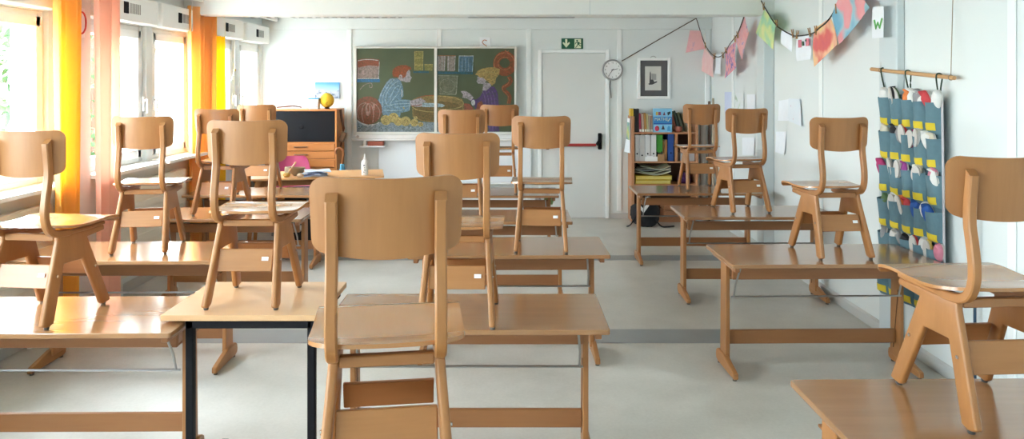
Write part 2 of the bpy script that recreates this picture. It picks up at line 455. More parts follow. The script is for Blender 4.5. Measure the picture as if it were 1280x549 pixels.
obj('push_bar', bar, plain('red_bar', (0.38, 0.025, 0.02, 1), 0.4), droot)
bm = NB()
for xx in (xa-0.02, xb+0.03):
    box(bm, xx, xx+0.045, -0.055, -0.018, zb-0.06, zb+0.14, 0.008)
    tube(bm, [(xx+0.02, -0.05, zb+0.10), (xx+0.01, -0.085, zb+0.05), (xx-0.02 if xx > 0.6 else xx+0.03, -0.10, zb)], 0.02, 8)
obj('bar_bracket', bm, M['black'], droot)

# ---------------------------------------------------------------- outside
lawn = box(NB(), -40, OUT-0.3, -20, 60, -0.5, -0.4)
struct('ground', lawn, plain('yard_paving', (0.34, 0.34, 0.31, 1), 0.9, var=0.15, scale=3))
leafm = plain('leaf_green', (0.035, 0.085, 0.02, 1), 0.6, var=0.4, scale=1.5)
leafy = plain('leaf_yellow', (0.14, 0.10, 0.02, 1), 0.6, var=0.3, scale=1.5)
def tree(x, y, r, z0, z1, n, label, lm):
    t = thing('garden_tree', label, 'tree', (x, y, -0.395), 0, 'trees outside the windows')
    tk = NB(); tube(tk, [(0, 0, 0), (0.03, 0.02, z0*0.6), (0, 0, z1*0.8)], [0.09, 0.07, 0.03], 8)
    obj('trunk', tk, M['darkwood'], t)
    bm = NB()
    for _ in range(n):
        a, u = random.uniform(0, 2*PI), random.uniform(0, 1)
        rr = r*math.sqrt(random.uniform(0.1, 1))*math.sin(PI*(0.12+0.8*u))
        c = Vector((rr*math.cos(a), rr*math.sin(a), z0+(z1-z0)*u))
        R = Matrix.Rotation(random.uniform(0, 6.3), 3, Vector((random.gauss(0, 1), random.gauss(0, 1), random.gauss(0, 1))).normalized())
        s = random.uniform(0.06, 0.12)
        q = [bm.verts.new(c + R @ Vector(p)*s) for p in ((-1, 0, 0), (-0.3, -0.45, 0.08), (0.5, -0.35, 0.05), (1, 0, 0), (0.5, 0.35, 0.05), (-0.3, 0.45, 0.08))]
        bm.faces.new(q)
    obj('foliage', bm, lm, t)
tree(-6.4, 9.75, 0.55, 0.6, 4.2, 900, 'green leafy tree seen through the window beside the yellow curtain', leafm)
tree(-6.5, 11.75, 0.7, 0.6, 4.4, 1100, 'dense green tree seen through the window on both sides of the peach curtain', leafm)
tree(-7.2, 14.35, 0.55, 1.9, 4.5, 600, 'yellowing tree seen in the upper corner of the window behind the peach curtain', leafy)
tree(-8.5, 24.6, 0.9, 0.6, 3.2, 700, 'pale distant tree seen through the window next to the far wall', leafm)

# ---------------------------------------------------------------- chair
def side_frame(s):
    poly = [(0.375, 0.348), (0.375, 0.324), (0.262, 0.316), (0.385, 0.012), (0.335, 0.006), (0.322, 0.012), (0.228, 0.230), (0.110, 0.232), (0.030, 0.014), (0.0, 0.006), (-0.034, 0.018), (0.082, 0.33), (0.082, 0.348)]
    bm = NB()
    def xf(v):
        v = v.copy(); v.x += s*(0.345 - v.z)*0.072; return v
    prism(bm, poly, 'x', s*0.109, s*0.132, 0.0075, seg=3, xf=xf)
    return bm

def post_bm(s):
    # bentwood runner under the seat that bends up into the back post
    path = [(0.375, 0.356), (0.28, 0.353), (0.17, 0.353), (0.10, 0.358), (0.062, 0.368), (0.037, 0.390), (0.024, 0.425), (0.022, 0.47), (0.031, 0.53), (0.042, 0.59), (0.041, 0.65), (0.034, 0.71), (0.031, 0.738)]
    p3 = spline([(s*0.120, y, z) for y, z in path], 4)
    bm = NB(); rings = []
    hw, ht = 0.0135, 0.0145
    for i, p in enumerate(p3):
        a, b = p3[max(i-1, 0)], p3[min(i+1, len(p3)-1)]
        t = (b-a).normalized(); nn = Vector((0, -t.z, t.y))
        h = ht*(0.55 if p.y > 0.15 and p.z < 0.37 else 1.0)
        q = []
        c = 0.004
        for (u, v) in ((-hw+c, -h), (hw-c, -h), (hw, -h+c), (hw, h-c), (hw-c, h), (-hw+c, h), (-hw, h-c), (-hw, -h+c)):
            q.append(bm.verts.new(p + Vector((u, 0, 0)) + nn*v))
        rings.append(q)
    for a, b in zip(rings, rings[1:]):
        for k in range(8): bm.faces.new((a[k], a[(k+1) % 8], b[(k+1) % 8], b[k]))
    bm.faces.new(rings[0][::-1]); bm.faces.new(rings[-1])
    # slanted post end
    for v in rings[-1]: v.co.z += 0.010 if v.co.y > 0.032 else -0.006
    return bm

def back_bm():
    bm = NB(); hw = 0.171; z0, z1 = 0.606, 0.785
    rows = [0, 0.006, 0.02, 0.045, 0.075, 0.11, 0.15, 0.20, 0.35, 0.5, 0.65, 0.80, 0.85, 0.89, 0.925, 0.955, 0.98, 0.994, 1]
    nu, nv = 28, len(rows)-1
    def fn(u, v):
        v = rows[int(round(v*nv))]
        x = (u*2-1)
        # outline: rounded corners by pulling the ends in near top and bottom
        zz = v*2-1
        cr = 0.034
        zt = z1 - 0.004*(1-x*x); zbm = z0 - 0.012*(1-x*x)
        z = zbm + (zt-zbm)*v
        dz = min(v, 1-v)*(zt-zbm)
        inset = 0.0
        if dz < cr: inset = cr - math.sqrt(max(0, cr*cr - (cr-dz)**2))
        inset += 0.006*(1-v)
        X = x*(hw-inset)
        y = 0.036 + 1.55*X*X - 0.06*(z-0.69)
        return Vector((X, y, z))
    sheet(bm, fn, nu, nv, 0.009)
    return bm

def seat_bm():
    bm = NB()
    def fn(u, v):
        x = u*2-1
        prof = spline([(0.030, 0.398, 0), (0.09, 0.385, 0), (0.17, 0.377, 0), (0.26, 0.378, 0), (0.33, 0.384, 0), (0.385, 0.384, 0), (0.412, 0.374, 0), (0.418, 0.358, 0)], 3)
        f = v*(len(prof)-1); i = min(int(f), len(prof)-2); p = prof[i].lerp(prof[i+1], f-i)
        y, z = p.x, p.y
        hw = 0.181 + 0.004*v
        d0 = y-0.030; d1 = max(0, 0.418-y)
        ins = 0.0
        r0, r1 = 0.105, 0.022
        if d0 < r0: ins = max(ins, r0-math.sqrt(max(0, r0*r0-(r0-d0)**2)))
        if d1 < r1: ins = max(ins, (r1-math.sqrt(max(0, r1*r1-(r1-d1)**2)))*0.7)
        X = x*(hw-ins)
        z += 0.006*(X/0.17)**2 * (1 if y < 0.3 else max(0, (0.4-y)/0.1))
        return Vector((X, y, z))
    sheet(bm, fn, 18, 32, 0.010)
    return bm

def make_chair(label):
    t = thing('school_chair', label, 'chair')
    obj('seat', seat_bm(), M['seat'], t, 40)
    obj('backrest', back_bm(), M['beech_z'], t, 40)
    for s in (-1, 1):
        fo = obj('side_frame', side_frame(s), M['beech_z'], t, 35)
        po = obj('back_post', post_bm(s), M['beech_z'], t, 35)
        for yy in (0.0, 0.347):
            xx = s*(0.12+0.0248)
            g = lathe(NB(), [(0, 0.012), (0.010, 0.012), (0.011, 0.006), (0.009, 0.0), (0, 0.0)], (xx, yy, 0), 12)
            obj('foot_glide', g, M['glide'], fo, 40)
        for (yy, zz) in ((0.06, 0.195), (0.292, 0.183)):
            xx = s*(0.132+(0.345-zz)*0.072)
            obj('bolt_cap', tube(NB(), [(xx-s*0.002, yy, zz), (xx+s*0.004, yy, zz)], 0.006, 10), M['steel_l'], fo, 40)
    obj('rail', box(NB(), -0.108, 0.108, 0.085, 0.107, 0.330, 0.358, 0.003), M['beech_x'], t)
    rb = obj('stretcher', prism(NB(), [(0.036, 0.150), (0.050, 0.148), (0.083, 0.236), (0.069, 0.238)], 'x', -0.1135, 0.1135, 0.002), M['beech_x'], t)
    bm = NB(); prism(bm, [(0.0465, 0.193), (0.0475, 0.1927), (0.0530, 0.2075), (0.0520, 0.208)], 'x', 0.069, 0.097)
    sk = obj('label_sticker', bm, M['white'], rb); sk['label'] = 'small white sticker'
    obj('stretcher', prism(NB(), [(0.297, 0.146), (0.310, 0.148), (0.280, 0.222), (0.267, 0.220)], 'x', -0.1135, 0.1135, 0.002), M['beech_dark'], t)
    return t

# ---------------------------------------------------------------- desk
DW, DD = 1.15, 0.52
def make_desk(label):
    # origin: floor under the middle of the front (camera side) edge
    t = thing('school_desk', label, 'desk')
    hw = DW/2
    bm = prism(NB(), roundrect(-hw, hw, 0, DD, 0.012, 3), 'z', DESK-0.021, DESK, 0.003, seg=2)
    obj('desk_top', bm, M['top'], t)
    for s in (-1, 1):
        a0, a1 = s*(hw-0.056), s*(hw-0.029)
        obj('support_arm', prism(NB(), [(0.045, 0.622), (0.045, 0.654), (0.48, 0.654), (0.48, 0.622)], 'x', a0, a1, 0.003), M['edge'], t)
        l0, l1 = s*(hw-0.081), s*(hw-0.0565)
        leg = obj('leg', prism(NB(), [(0.300, 0.05), (0.302, 0.654), (0.40, 0.654), (0.415, 0.05)], 'x', l0, l1, 0.004), M['beech_z'], t)
        # dark groove down the inside of the leg
        xg = s*(hw-0.0815)
        gv = NB(); tube(gv, [(xg, 0.318, 0.45), (xg, 0.345, 0.27), (xg, 0.372, 0.10)], 0.003, 6)
        obj('leg_groove', gv, M['darkwood'], leg)
        foot = prism(NB(), [(0.115, 0.012), (0.118, 0.045), (0.30, 0.085), (0.425, 0.085), (0.450, 0.072), (0.456, 0.045), (0.450, 0.018), (0.42, 0.010)], 'x', s*(hw-0.0720), s*(hw-0.043), 0.006, seg=2)
        fo = obj('foot', foot, M['beech_y'], t)
        for yy in (0.14, 0.42):
            obj('foot_pad', lathe(NB(), [(0, 0.016), (0.012, 0.016), (0.012, 0.0), (0, 0.0)], (s*(hw-0.0575), yy, 0), 10), M['glide'], fo)
        xr = s*(hw-0.098)
        g = NB(); tube(g, [(xr-s*0.012, 0.20, 0.612), (xr, 0.255, 0.50), (xr, 0.285, 0.425)], 0.0055, 8)
        obj('strut_rod', g, M['steel'], t)
    obj('apron', box(NB(), -hw+0.082, hw-0.082, 0.255, 0.275, 0.530, 0.597, 0.003), M['edge'], t)
    obj('book_shelf', box(NB(), -hw+0.082, hw-0.082, 0.276, DD-0.03, 0.532, 0.542, 0.002), M['edge'], t)
    obj('stretcher', box(NB(), -hw+0.082, hw-0.082, 0.34, 0.362, 0.135, 0.215, 0.003), M['edge'], t)
    g = NB(); tube(g, [(-hw+0.082, 0.285, 0.425), (hw-0.082, 0.285, 0.425)], 0.0055, 8)
    obj('cross_rod', g, M['steel'], t)
    return t

DESKS = [  # centre X, front Y, rotation in degrees, label
    (-0.30, 1.53, 0, 'wooden two-seat desk nearest the camera, under the foreground chair'),
    (0.389-DW/2, 3.00, 0, 'wooden desk in the middle column right behind the foreground chair'),
    (0.559-DW/2, 4.295, 0.8, 'wooden desk in the middle column, second behind the foreground chair'),
    (0.427-DW/2, 5.34, 0, 'wooden desk in the middle column, third behind the foreground chair'),
    (0.407-DW/2, 6.58, 0, 'wooden desk in the middle column nearest the blackboard'),
    (-1.333-DW/2, 2.957, 0.5, 'wooden desk at the left front, its top shining white, next to the black-legged table'),
    (-1.62-DW/2, 4.16, 0.5, 'wooden desk in the left column in front of the peach curtain'),
    (-1.512-DW/2, 5.44, 0, 'wooden desk in the left column, third row from the front'),
    (-1.72-DW/2, 6.59, 0, 'wooden desk in the left column nearest the teacher table'),
    (0.92+DW/2, 1.99, 0.8, 'wooden desk at the lower right corner, nearest on the right'),
    (1.180+DW/2, 4.083, 1.2, 'wooden desk beside the blue hanging pocket organizer'),
    (1.258+DW/2, 5.53, 0, 'wooden desk by the right wall under the pinned papers'),
    (1.11+DW/2, 6.72, 0, 'wooden desk in front of the bookcase'),
]
d0 = make_desk(DESKS[0][3]); d0['group'] = 'school desks'
for i, (x, y, r, lab) in enumerate(DESKS):
    if i == 0: d0.location = (x, y, 0); d0.rotation_euler = (0, 0, math.radians(r))
    else: dup(d0, (x, y, 0), math.radians(r), lab)

CHAIRS = [  # X, Y of the rear feet, rotation, label
    (-0.276, 1.668, 8.0, 0, 'beech school chair in the centre foreground, closest to the camera, seen from behind'),
    (-0.222, 3.01, -1, 0, 'beech school chair standing on the middle column desk right behind the foreground chair'),
    (-1.123, 3.15, 0, 0.035, 'beech school chair standing on the black-legged table'),
    (-1.985, 3.022, -6.5, 0, 'beech school chair cut off by the left picture edge, standing on the shiny desk'),
    (-2.124, 4.32, 7.5, 0, 'beech school chair standing in front of the peach curtain'),
    (0.166, 4.353, -3.5, 0, 'beech school chair to the left of the emergency door, second in the middle column'),
    (-0.365, 5.43, 0, 0, 'beech school chair in front of the middle of the blackboard'),
    (-0.110, 6.67, 0, 0, 'beech school chair in front of the right end of the blackboard, farthest of its column'),
    (1.788, 5.68, 9, 0, 'beech school chair on the right below the pinned white papers'),
    (1.735, 6.88, 0, 0, 'beech school chair standing on the desk in front of the bookcase'),
    (1.840, 4.19, 5, 0, 'beech school chair just left of the blue hanging pocket organizer'),
    (1.423, 2.125, 4, 0, 'beech school chair at the right picture edge, nearest on the right'),
    (-2.195, 5.57, -3, 0, 'beech school chair beside the light orange curtain'),
    (-2.275, 6.71, 3, 0, 'beech school chair directly in front of the black-fronted cabinet'),
]
c0 = make_chair(CHAIRS[0][4]); c0['group'] = 'school chairs put up on the desks'
for i, (x, y, r, dz, lab) in enumerate(CHAIRS):
    if i == 0: c0.location = (x, y, DESK); c0.rotation_euler = (0, 0, math.radians(r))
    else: dup(c0, (x, y, DESK+dz), math.radians(r), lab)

for nm, sc_ in (('school_chair', (1.01, 1, 0.974)), ('school_chair.001', (1, 1, 0.987)), ('school_chair.011', (1, 1, 0.976))):
    bpy.data.objects[nm].scale = sc_              # slightly lower chairs
for nm in ('school_chair', 'school_chair.011'):       # no sticker to be seen on these two
    for ch in bpy.data.objects[nm].children:
        for g in list(ch.children):
            if g.name.startswith('label_sticker'): bpy.data.objects.remove(g)
# light table with black steel frame
BT = 0.71
t = thing('side_table', 'small pale laminate table on a black steel frame between two wooden desks', 'table', (-1.103, 3.075, 0), 0)
obj('table_top', prism(NB(), roundrect(-0.322, 0.322, 0, 0.52, 0.006, 2), 'z', BT-0.024, BT, 0.002), M['top_light'], t)
bm = NB()
box(bm, -0.222, 0.325-0.035, 0.006, 0.036, BT-0.056, BT-0.025, 0.003)
obj('frame_rail', bm, M['black'], t)
for x0 in (-0.222, 0.272):
    bm = NB(); box(bm, x0, x0+0.032, 0.006, 0.036, 0.0, BT-0.025, 0.003); box(bm, x0, x0+0.032, 0.037, 0.40, 0.0, 0.025, 0.003)
    box(bm, x0, x0+0.032, 0.037, 0.47, BT-0.056, BT-0.025, 0.003)
    obj('leg', bm, M['black'], t)

# ---------------------------------------------------------------- curtains
def curtain(label, mat, X, ya, yb, ztop, zbot, folds, amp, waist=0.0, seed=0):
    # gathered cloth hanging along the window wall, with heading and hooks
    t = thing('curtain', label, 'curtain', (X, (ya+yb)/2, zbot), 0, 'curtains at the windows')
    hw = (yb-ya)/2; h = ztop-zbot
    def fn(u, v):
        z = h*v
        x = u*2-1
        k = 1.0 - waist*(1-v)
        y = x*hw*k + 0.02*math.sin(2.1*v+seed)
        ph = u*folds*2*PI + seed + 0.5*math.sin(3*v+seed)
        d = amp*math.sin(ph)*(0.65+0.35*v) + amp*0.4*math.sin(ph*0.47+1.3*v+seed)
        return Vector((d, y + 0.25*amp*math.cos(ph), z))
    obj('cloth', sheet(NB(), fn, 64, 26, 0.002), mat, t, 60)
    hb = NB()
    for k in range(5):
        yy = (-1+0.5*k)*hw*0.9
        tube(hb, [(0, yy, h-0.03), (0.004, yy, h+0.02), (0, yy, h+0.05)], 0.004, 6)
    obj('hook', hb, M['white'], t)
curtain('orange yellow curtain hanging beside the nearest left window', M['orange_cloth'], -2.86, 4.72, 5.03, 2.40, 0.06, 3.5, 0.032, 0.12, 0.4)
curtain('peach pink curtain hanging in front of the second left window', M['peach_cloth'], -2.86, 5.225, 5.55, 2.40, 0.05, 2.5, 0.034, 0.06, 1.7)
curtain('light orange curtain hanging at the pillar between the farther windows', cloth_mat('light_orange_curtain_cloth', (0.94, 0.55, 0.24, 1), (1.0, 0.66, 0.22, 1), 0.55), -2.94, 6.95, 7.52, 2.36, 0.10, 4.0, 0.035, 0.14, 2.5)
curtain('narrow deep yellow strip added as the backlit edge of the light orange curtain', cloth_mat('backlit_yellow_cloth', (0.90, 0.60, 0.06, 1), (1.0, 0.70, 0.04, 1), 0.5), -2.97, 7.56, 7.80, 2.34, 0.10, 2.0, 0.022, 0.05, 0.9)  # backlight on the orange curtain, put into the colour of an added strip
rl = NB(); box(rl, -0.012, 0.012, BACK+0.1, FAR-0.02, CEIL-0.05, CEIL-0.0, 0.002)
cr_ = obj('curtain_rail', rl, M['frame_w']); cr_.location.x = -2.87
tag(cr_, 'long white curtain rail under the ceiling along the windows', 'curtain rail')

# radiators below the windows
def radiator(label, y0, y1):
    t = thing('radiator', label, 'radiator', (XL, y0, 0.16), 0, 'cream panel radiators')
    L_ = y1-y0
    bm = NB()
    box(bm, 0.05, 0.10, 0, L_, 0, 0.72, 0.008)
    obj('panel', bm, plain('radiator_cream', (0.74, 0.70, 0.60, 1), 0.4), t)
    bm = NB()
    for k in range(5): box(bm, 0.0995, 0.105, 0.02, L_-0.02, 0.10+k*0.13, 0.16+k*0.13, 0.002)
    obj('ridges', bm, plain('radiator_ridge', (0.76, 0.72, 0.62, 1), 0.4), t)
    bm = NB()
    for yy in (0.15, L_-0.15): box(bm, 0.002, 0.05, yy-0.02, yy+0.02, 0.15, 0.55); box(bm, 0.045, 0.07, yy-0.02, yy+0.02, -0.16, 0.02)
    obj('bracket', bm, M['frame_w'], t)
radiator('cream panel radiator under the nearest left window', 3.0, 4.88)
radiator('cream panel radiator under the window behind the peach curtain', 5.65, 6.88)

# ---------------------------------------------------------------- blackboard
BY = FAR-0.085                         # front plane of the writing surface
k = BY/F
def bx(px): return (px-CX)*k
def bz(py): return H-(py-CY)*k
bb = thing('blackboard', 'green blackboard with a coloured chalk drawing of two people at a food counter', 'blackboard', (0, BY, 0))
boardm = plain('board_green', (0.068, 0.088, 0.045, 1), 0.7, var=0.18, scale=5)
obj('writing_panel', box(NB(), bx(444.5), bx(643.5), 0, 0.025, bz(166), bz(60)), boardm, bb)
bm = NB(); fw = 0.02
box(bm, bx(442.5), bx(446), -0.018, 0.03, bz(169), bz(58.2), 0.003); box(bm, bx(643), bx(646), -0.018, 0.03, bz(169), bz(58.2), 0.003)
box(bm, bx(446), bx(643), -0.018, 0.03, bz(60.6), bz(58.2), 0.003); box(bm, bx(446), bx(643), -0.018, 0.03, bz(168), bz(164.8), 0.003)
box(bm, bx(543), bx(546.5), -0.016, 0.0, bz(164.8), bz(60.6), 0.003)
obj('board_frame', bm, plain('aluminium_frame', (0.66, 0.66, 0.62, 1), 0.4), bb)
bm = NB()
box(bm, bx(445), bx(646), -0.03, 0.03, bz(173), bz(168.2), 0.004); box(bm, bx(441), bx(650), -0.09, 0.03, bz(175.3), bz(173.2), 0.003)
tr_ = obj('chalk_tray', bm, plain('tray_white', (0.74, 0.73, 0.72, 1), 0.4), bb)
kb = NB(); tube(kb, [(bx(448), -0.03, bz(170.6)), (bx(448), -0.045, bz(170.6))], 0.017, 14)
obj('tray_knob', kb, M['steel'], tr_)
# chalk drawing: thin chalk patches laid over each other
chm = {n_: chalk_mat('chalk_'+n_, srgb(*c)) for n_, c in dict(
    pink=(178, 150, 148), rust=(176, 84, 62), blue=(46, 128, 190), hair=(186, 84, 42), skin=(190, 176, 188), coat=(120, 158, 188), coatl=(172, 204, 222),
    cheese=(166, 132, 70), cheesed=(140, 110, 58), pumpkin=(156, 86, 68), pumpl=(190, 140, 128), yellow=(206, 180, 92), cloth=(150, 168, 186), jar=(166, 154, 70),
    book=(176, 156, 150), blueb=(88, 130, 166), grey=(128, 128, 108), greyl=(160, 165, 145), sausage=(172, 82, 48), sausl=(206, 122, 66), blond=(196, 158, 72), purple=(106, 70, 142), purpl=(140, 108, 172), white=(215, 218, 222), knife=(168, 196, 212), teal=(52, 112, 138)).items()}
cnames = list(chm); cbm = NB(); layer = [0]
def patch(col, pts):
    layer[0] += 1
    y1 = -0.0006 - layer[0]*0.00006
    prism(cbm, [(bx(x), bz(y)) for x, y in pts], 'y', 0.0, y1, mi=cnames.index(col))
def ell(cx, cy, rx, ry, n=26, a0=0, a1=360): return [(cx+rx*math.cos(math.radians(a0+(a1-a0)*i/n)), cy+ry*math.sin(math.radians(a0+(a1-a0)*i/n))) for i in range(n if a1-a0 == 360 else n+1)]
def stroke(col, pts, w=0.5, wz=None):
    pp = spline([(x, y, 0) for x, y in pts], 4) if len(pts) > 2 else [Vector((x, y, 0)) for x, y in pts]
    layer[0] += 1
    y1 = -0.0006 - layer[0]*0.00006
    n_ = len(pp); A, B = [], []
    for i, p in enumerate(pp):
        d = (pp[min(i+1, n_-1)]-pp[max(i-1, 0)]); d.normalize(); s = Vector((-d.y, d.x, 0))*w/2
        A.append(p+s); B.append(p-s)
    for i in range(n_-1):
        q = [A[i], A[i+1], B[i+1], B[i]]
        f0 = [cbm.verts.new((bx(v.x), y1, bz(v.y))) for v in q]
        f = cbm.faces.new(f0); f.material_index = cnames.index(col)
# left half
patch('cloth', [(446, 151), (452, 153), (458, 156), (466, 156), (474, 153), (480, 152), (500, 155), (520, 152), (543, 153), (543, 164.7), (446, 164.7)])
patch('pink', [(446.6, 77), (474.4, 77), (473.4, 98.6), (446.6, 98.6)])
patch('rust', [(447, 75), (452, 73.6), (464, 73.2), (474, 74.4), (474.6, 83), (462, 81.6), (447.4, 84.5)])
stroke('white', [(447.5, 76), (455, 74.6), (465, 74.6), (473, 75.6)], 0.9); stroke('white', [(474.2, 77), (473.3, 98)], 0.6); stroke('white', [(446.9, 98.3), (474, 98.3)], 0.8)
patch('blue', [(446.2, 99), (474.9, 99), (474.9, 102.8), (446.2, 102.8)])
stroke('pink', [(450, 112), (456, 106), (464, 104), (465, 109), (462, 109), (462, 106)], 0.8)
patch('jar', [(518, 64), (529.3, 64), (528.6, 88.3), (518.2, 88.3)]); patch('jar', [(530.4, 80.2), (541, 80.2), (540.4, 88.3), (531, 88.3)])
for yy in (64.4, 72.6, 81.2): stroke('yellow', [(518, yy), (529, yy)], 0.9)
stroke('yellow', [(518.2, 64), (518.4, 88)], 0.7); stroke('yellow', [(528.9, 64), (528.4, 88)], 0.7); stroke('yellow', [(530.6, 80.6), (541, 80.6)], 0.9); stroke('yellow', [(537.5, 84), (537.4, 86)], 0.8)
patch('teal', [(516.4, 88.6), (536, 88.8), (536, 91.4), (516.6, 91.2)])
# boy with red hair in a blue coat
patch('coat', [(488, 98), (496, 98), (501, 101), (504, 110), (504.5, 120), (501, 124), (512.5, 125), (513, 133), (511, 139), (501, 141), (500, 146), (496, 146), (479, 144), (476, 138), (472, 127), (475, 118), (479, 110), (483, 103)])
patch('skin', [(499, 94), (508, 86), (511.5, 87), (512.8, 90), (513, 95), (515, 97), (513.5, 99), (512.5, 102.5), (508, 103), (501, 101), (497, 98)])
patch('hair', [(490.5, 92), (491, 87), (495, 83.5), (501, 81.4), (508, 81.6), (513.5, 84), (514.5, 86.6), (511, 87.4), (508.5, 90), (507, 96), (503.5, 98), (501, 96), (498, 97), (495.5, 96), (493, 97), (491, 95)])
patch('skin', ell(500.8, 96.2, 2.2, 2.8)); stroke('hair', [(500, 96), (501.2, 95.4), (500.9, 97.4)], 0.5)
for pts in ([(489, 99), (481, 108), (475, 121), (475, 131)], [(493, 99), (485, 108), (479, 120), (478, 134)], [(498, 101), (490, 107), (483, 118), (483, 130), (490, 132)], [(499, 107), (494, 110), (489, 119), (487, 127)], [(502, 105), (497, 117), (490, 126), (488, 131), (494, 130)], [(494, 127), (502, 125.6), (512, 126.4)], [(494, 130), (503, 129.6), (512, 129.4)], [(492, 134), (502, 133.6), (512, 132.6)], [(480, 137.5), (492, 138.5), (508, 137.5)], [(512.6, 125.5), (511.6, 138)]):
    stroke('coatl', pts, 0.75)
stroke('white', [(502, 112), (502.6, 116), (502, 121)], 1.2); stroke('yellow', [(504, 134), (505.4, 136)], 1.4)
patch('cheese', ell(547, 126, 32, 6.8)); patch('cheese', [(515.2, 127), (515.6, 146), (524, 150.5), (536, 152.5), (543, 152.8), (543, 126)])
patch('cheesed', [(517, 130), (517, 145), (527, 150), (543, 151.5), (543, 133), (528, 133)])
stroke('yellow', [(515.4, 134), (522, 137.5), (534, 139.6), (543, 140)], 0.7); stroke('hair', [(521, 123), (529, 120.2), (543, 119)], 0.8)
for x, y in ((532, 141), (535, 142), (537, 141.6), (530, 145)): patch('cheesed', ell(x, y, 0.9, 0.7, 8))
patch('skin', [(512.6, 126), (520, 124), (526, 122.4), (533, 127), (529, 128), (529, 133), (522, 134), (513, 132)]); stroke('rust', [(514, 132.5), (521, 132), (527, 130.6)], 0.9)
patch('knife', [(528, 128.4), (543, 129), (543, 134), (528, 133.8)])
patch('pumpkin', ell(460.2, 138, 17.4, 17.6)); patch('pumpkin', ell(452, 138, 8.5, 15))
for pts in ([(459, 128), (450, 131), (446.6, 140), (449, 150)], [(459, 128), (454, 133), (452.4, 143), (454.6, 153)], [(461, 128), (465, 133), (467, 143), (466, 153)], [(462, 127.6), (470, 131), (475, 140), (473, 149)]):
    stroke('pumpl', pts, 1.0)
patch('pumpl', ell(460, 137, 3.2, 8)); patch('pumpkin', ell(460.4, 135, 1.2, 4.5)); patch('pumpl', ell(467, 133.5, 1.6, 5)); patch('rust', ell(460.5, 128, 3.4, 1.0))
patch('white', [(446, 149.4), (452, 153.4), (460, 156), (470, 154.6), (474, 152.4), (474, 153.6), (466, 157), (456, 157), (446, 152)])
for (x, y, r) in ((482.5, 150.2, 6.6), (492, 147, 6.4), (498, 152, 5.6), (507, 151.6, 6.4), (519.5, 147.5, 2.4), (518, 153.5, 5), (526, 155.6, 3.2)):
    patch('yellow', ell(x, y, r, r*0.94)); stroke('cheese', [(x-r*0.5, y+r*0.3), (x, y-r*0.4), (x+r*0.5, y+r*0.1), (x+0.1*r, y+r*0.5)], 0.6)
for q in range(40):
    x, y = random.uniform(447, 542), random.uniform(157.5, 163.5)
    stroke(random.choice(['white', 'teal', 'grey', 'cloth']), [(x, y), (x+random.uniform(1, 3), y+random.uniform(-1, 1))], 0.7)
# right half
patch('cloth', [(547, 153), (600, 153), (600, 164.7), (547, 164.7)])
patch('cheese', [(547, 119.6), (560, 120.6), (571, 123), (579, 127), (580, 131), (580, 146), (572, 150), (547, 153)])
patch('cheesed', [(549, 127), (560, 127), (572, 130), (578, 134), (578, 146), (570, 149.5), (549, 152)]); stroke('yellow', [(547, 120), (560, 121), (571, 123.4), (579, 127.4), (577, 133), (566, 136), (547, 137)], 0.7)
patch('knife', [(547, 129.2), (553, 130), (556.4, 132), (553, 134), (547, 134)])
patch('book', [(547.2, 69.4), (557.6, 69.4), (556, 89), (547.6, 89)]); patch('book', [(559, 69.6), (569.8, 69.6), (568, 89), (559.2, 89)])
for x in (547.4, 552, 555, 559.6, 568): stroke('white', [(x+1, 70), (x+0.6, 88)], 0.5)
stroke('sausl', [(547.4, 69.6), (569.6, 69.8)], 0.8)
patch('blueb', [(573.6, 69.8), (592, 69.8), (591, 90), (573.2, 90)])
stroke('white', [(573.6, 70), (592, 70)], 0.9); stroke('coatl', [(574, 70), (573.4, 90)], 0.8); stroke('coatl', [(591.6, 70), (590.6, 90)], 0.8)
for x in (578, 582, 586): stroke('coatl', [(x, 72), (x-0.3, 89)], 0.4)
patch('teal', [(547.4, 89.2), (591.4, 90.2), (591, 93), (547.4, 92.6)])
patch('grey', [(547.6, 94), (573, 95), (571, 117.6), (549, 117.6)]); stroke('greyl', [(547.8, 94.4), (573, 95.2)], 1.0); stroke('greyl', [(571.6, 96), (570.4, 116), (567, 118), (549, 117.4)], 0.9); stroke('greyl', ell(559, 107, 9, 8.4, 20) + [(568, 107)], 0.5)
for a0 in range(0, 360, 30):
    patch('sausage', ell(631, 79.6, 14.6, 15.6, 4, a0, a0+30) + ell(631, 79, 6.4, 6.0, 4, a0, a0+30)[::-1])
stroke('sausl', ell(630.4, 79.8, 12.8, 13.8, 20, 120, 380), 1.1); stroke('sausl', ell(631, 79.4, 8.4, 7.8, 20, 30, 300), 0.9); stroke('rust', [(632, 62.5), (633.5, 67), (637, 70)], 1.5); stroke('sausl', [(636, 63), (634, 65), (631, 63)], 0.8)
sq = spline([(636, 96, 0), (638.6, 102, 0), (634, 106.4, 0), (629.6, 109.4, 0), (631, 114, 0), (635.6, 118, 0), (637, 123, 0), (635.4, 131, 0)], 4)
stroke('sausage', [(p.x, p.y) for p in sq[::3]], 5.0); stroke('sausl', [(p.x-1.6, p.y) for p in sq[::3]], 1.0)
patch('purple', [(604, 113.6), (612, 108), (618, 108.6), (622, 115), (623.4, 130), (624, 164.6), (611, 164.6), (607, 140), (596, 138), (592, 131), (588, 126.4), (590, 123.4), (595, 124.6), (600, 121)])
for x in (606, 610, 614, 618): stroke('purpl', [(x-3, 114), (x, 122), (x+1.6, 140), (x+2, 163)], 0.7)
patch('skin', [(604.4, 103), (613, 104.4), (614, 108), (608, 113.4), (603, 113)]); patch('skin', [(596.4, 96), (605, 95), (608, 101), (604, 105), (597.6, 104.4), (595.6, 101.6), (597, 99.6)])
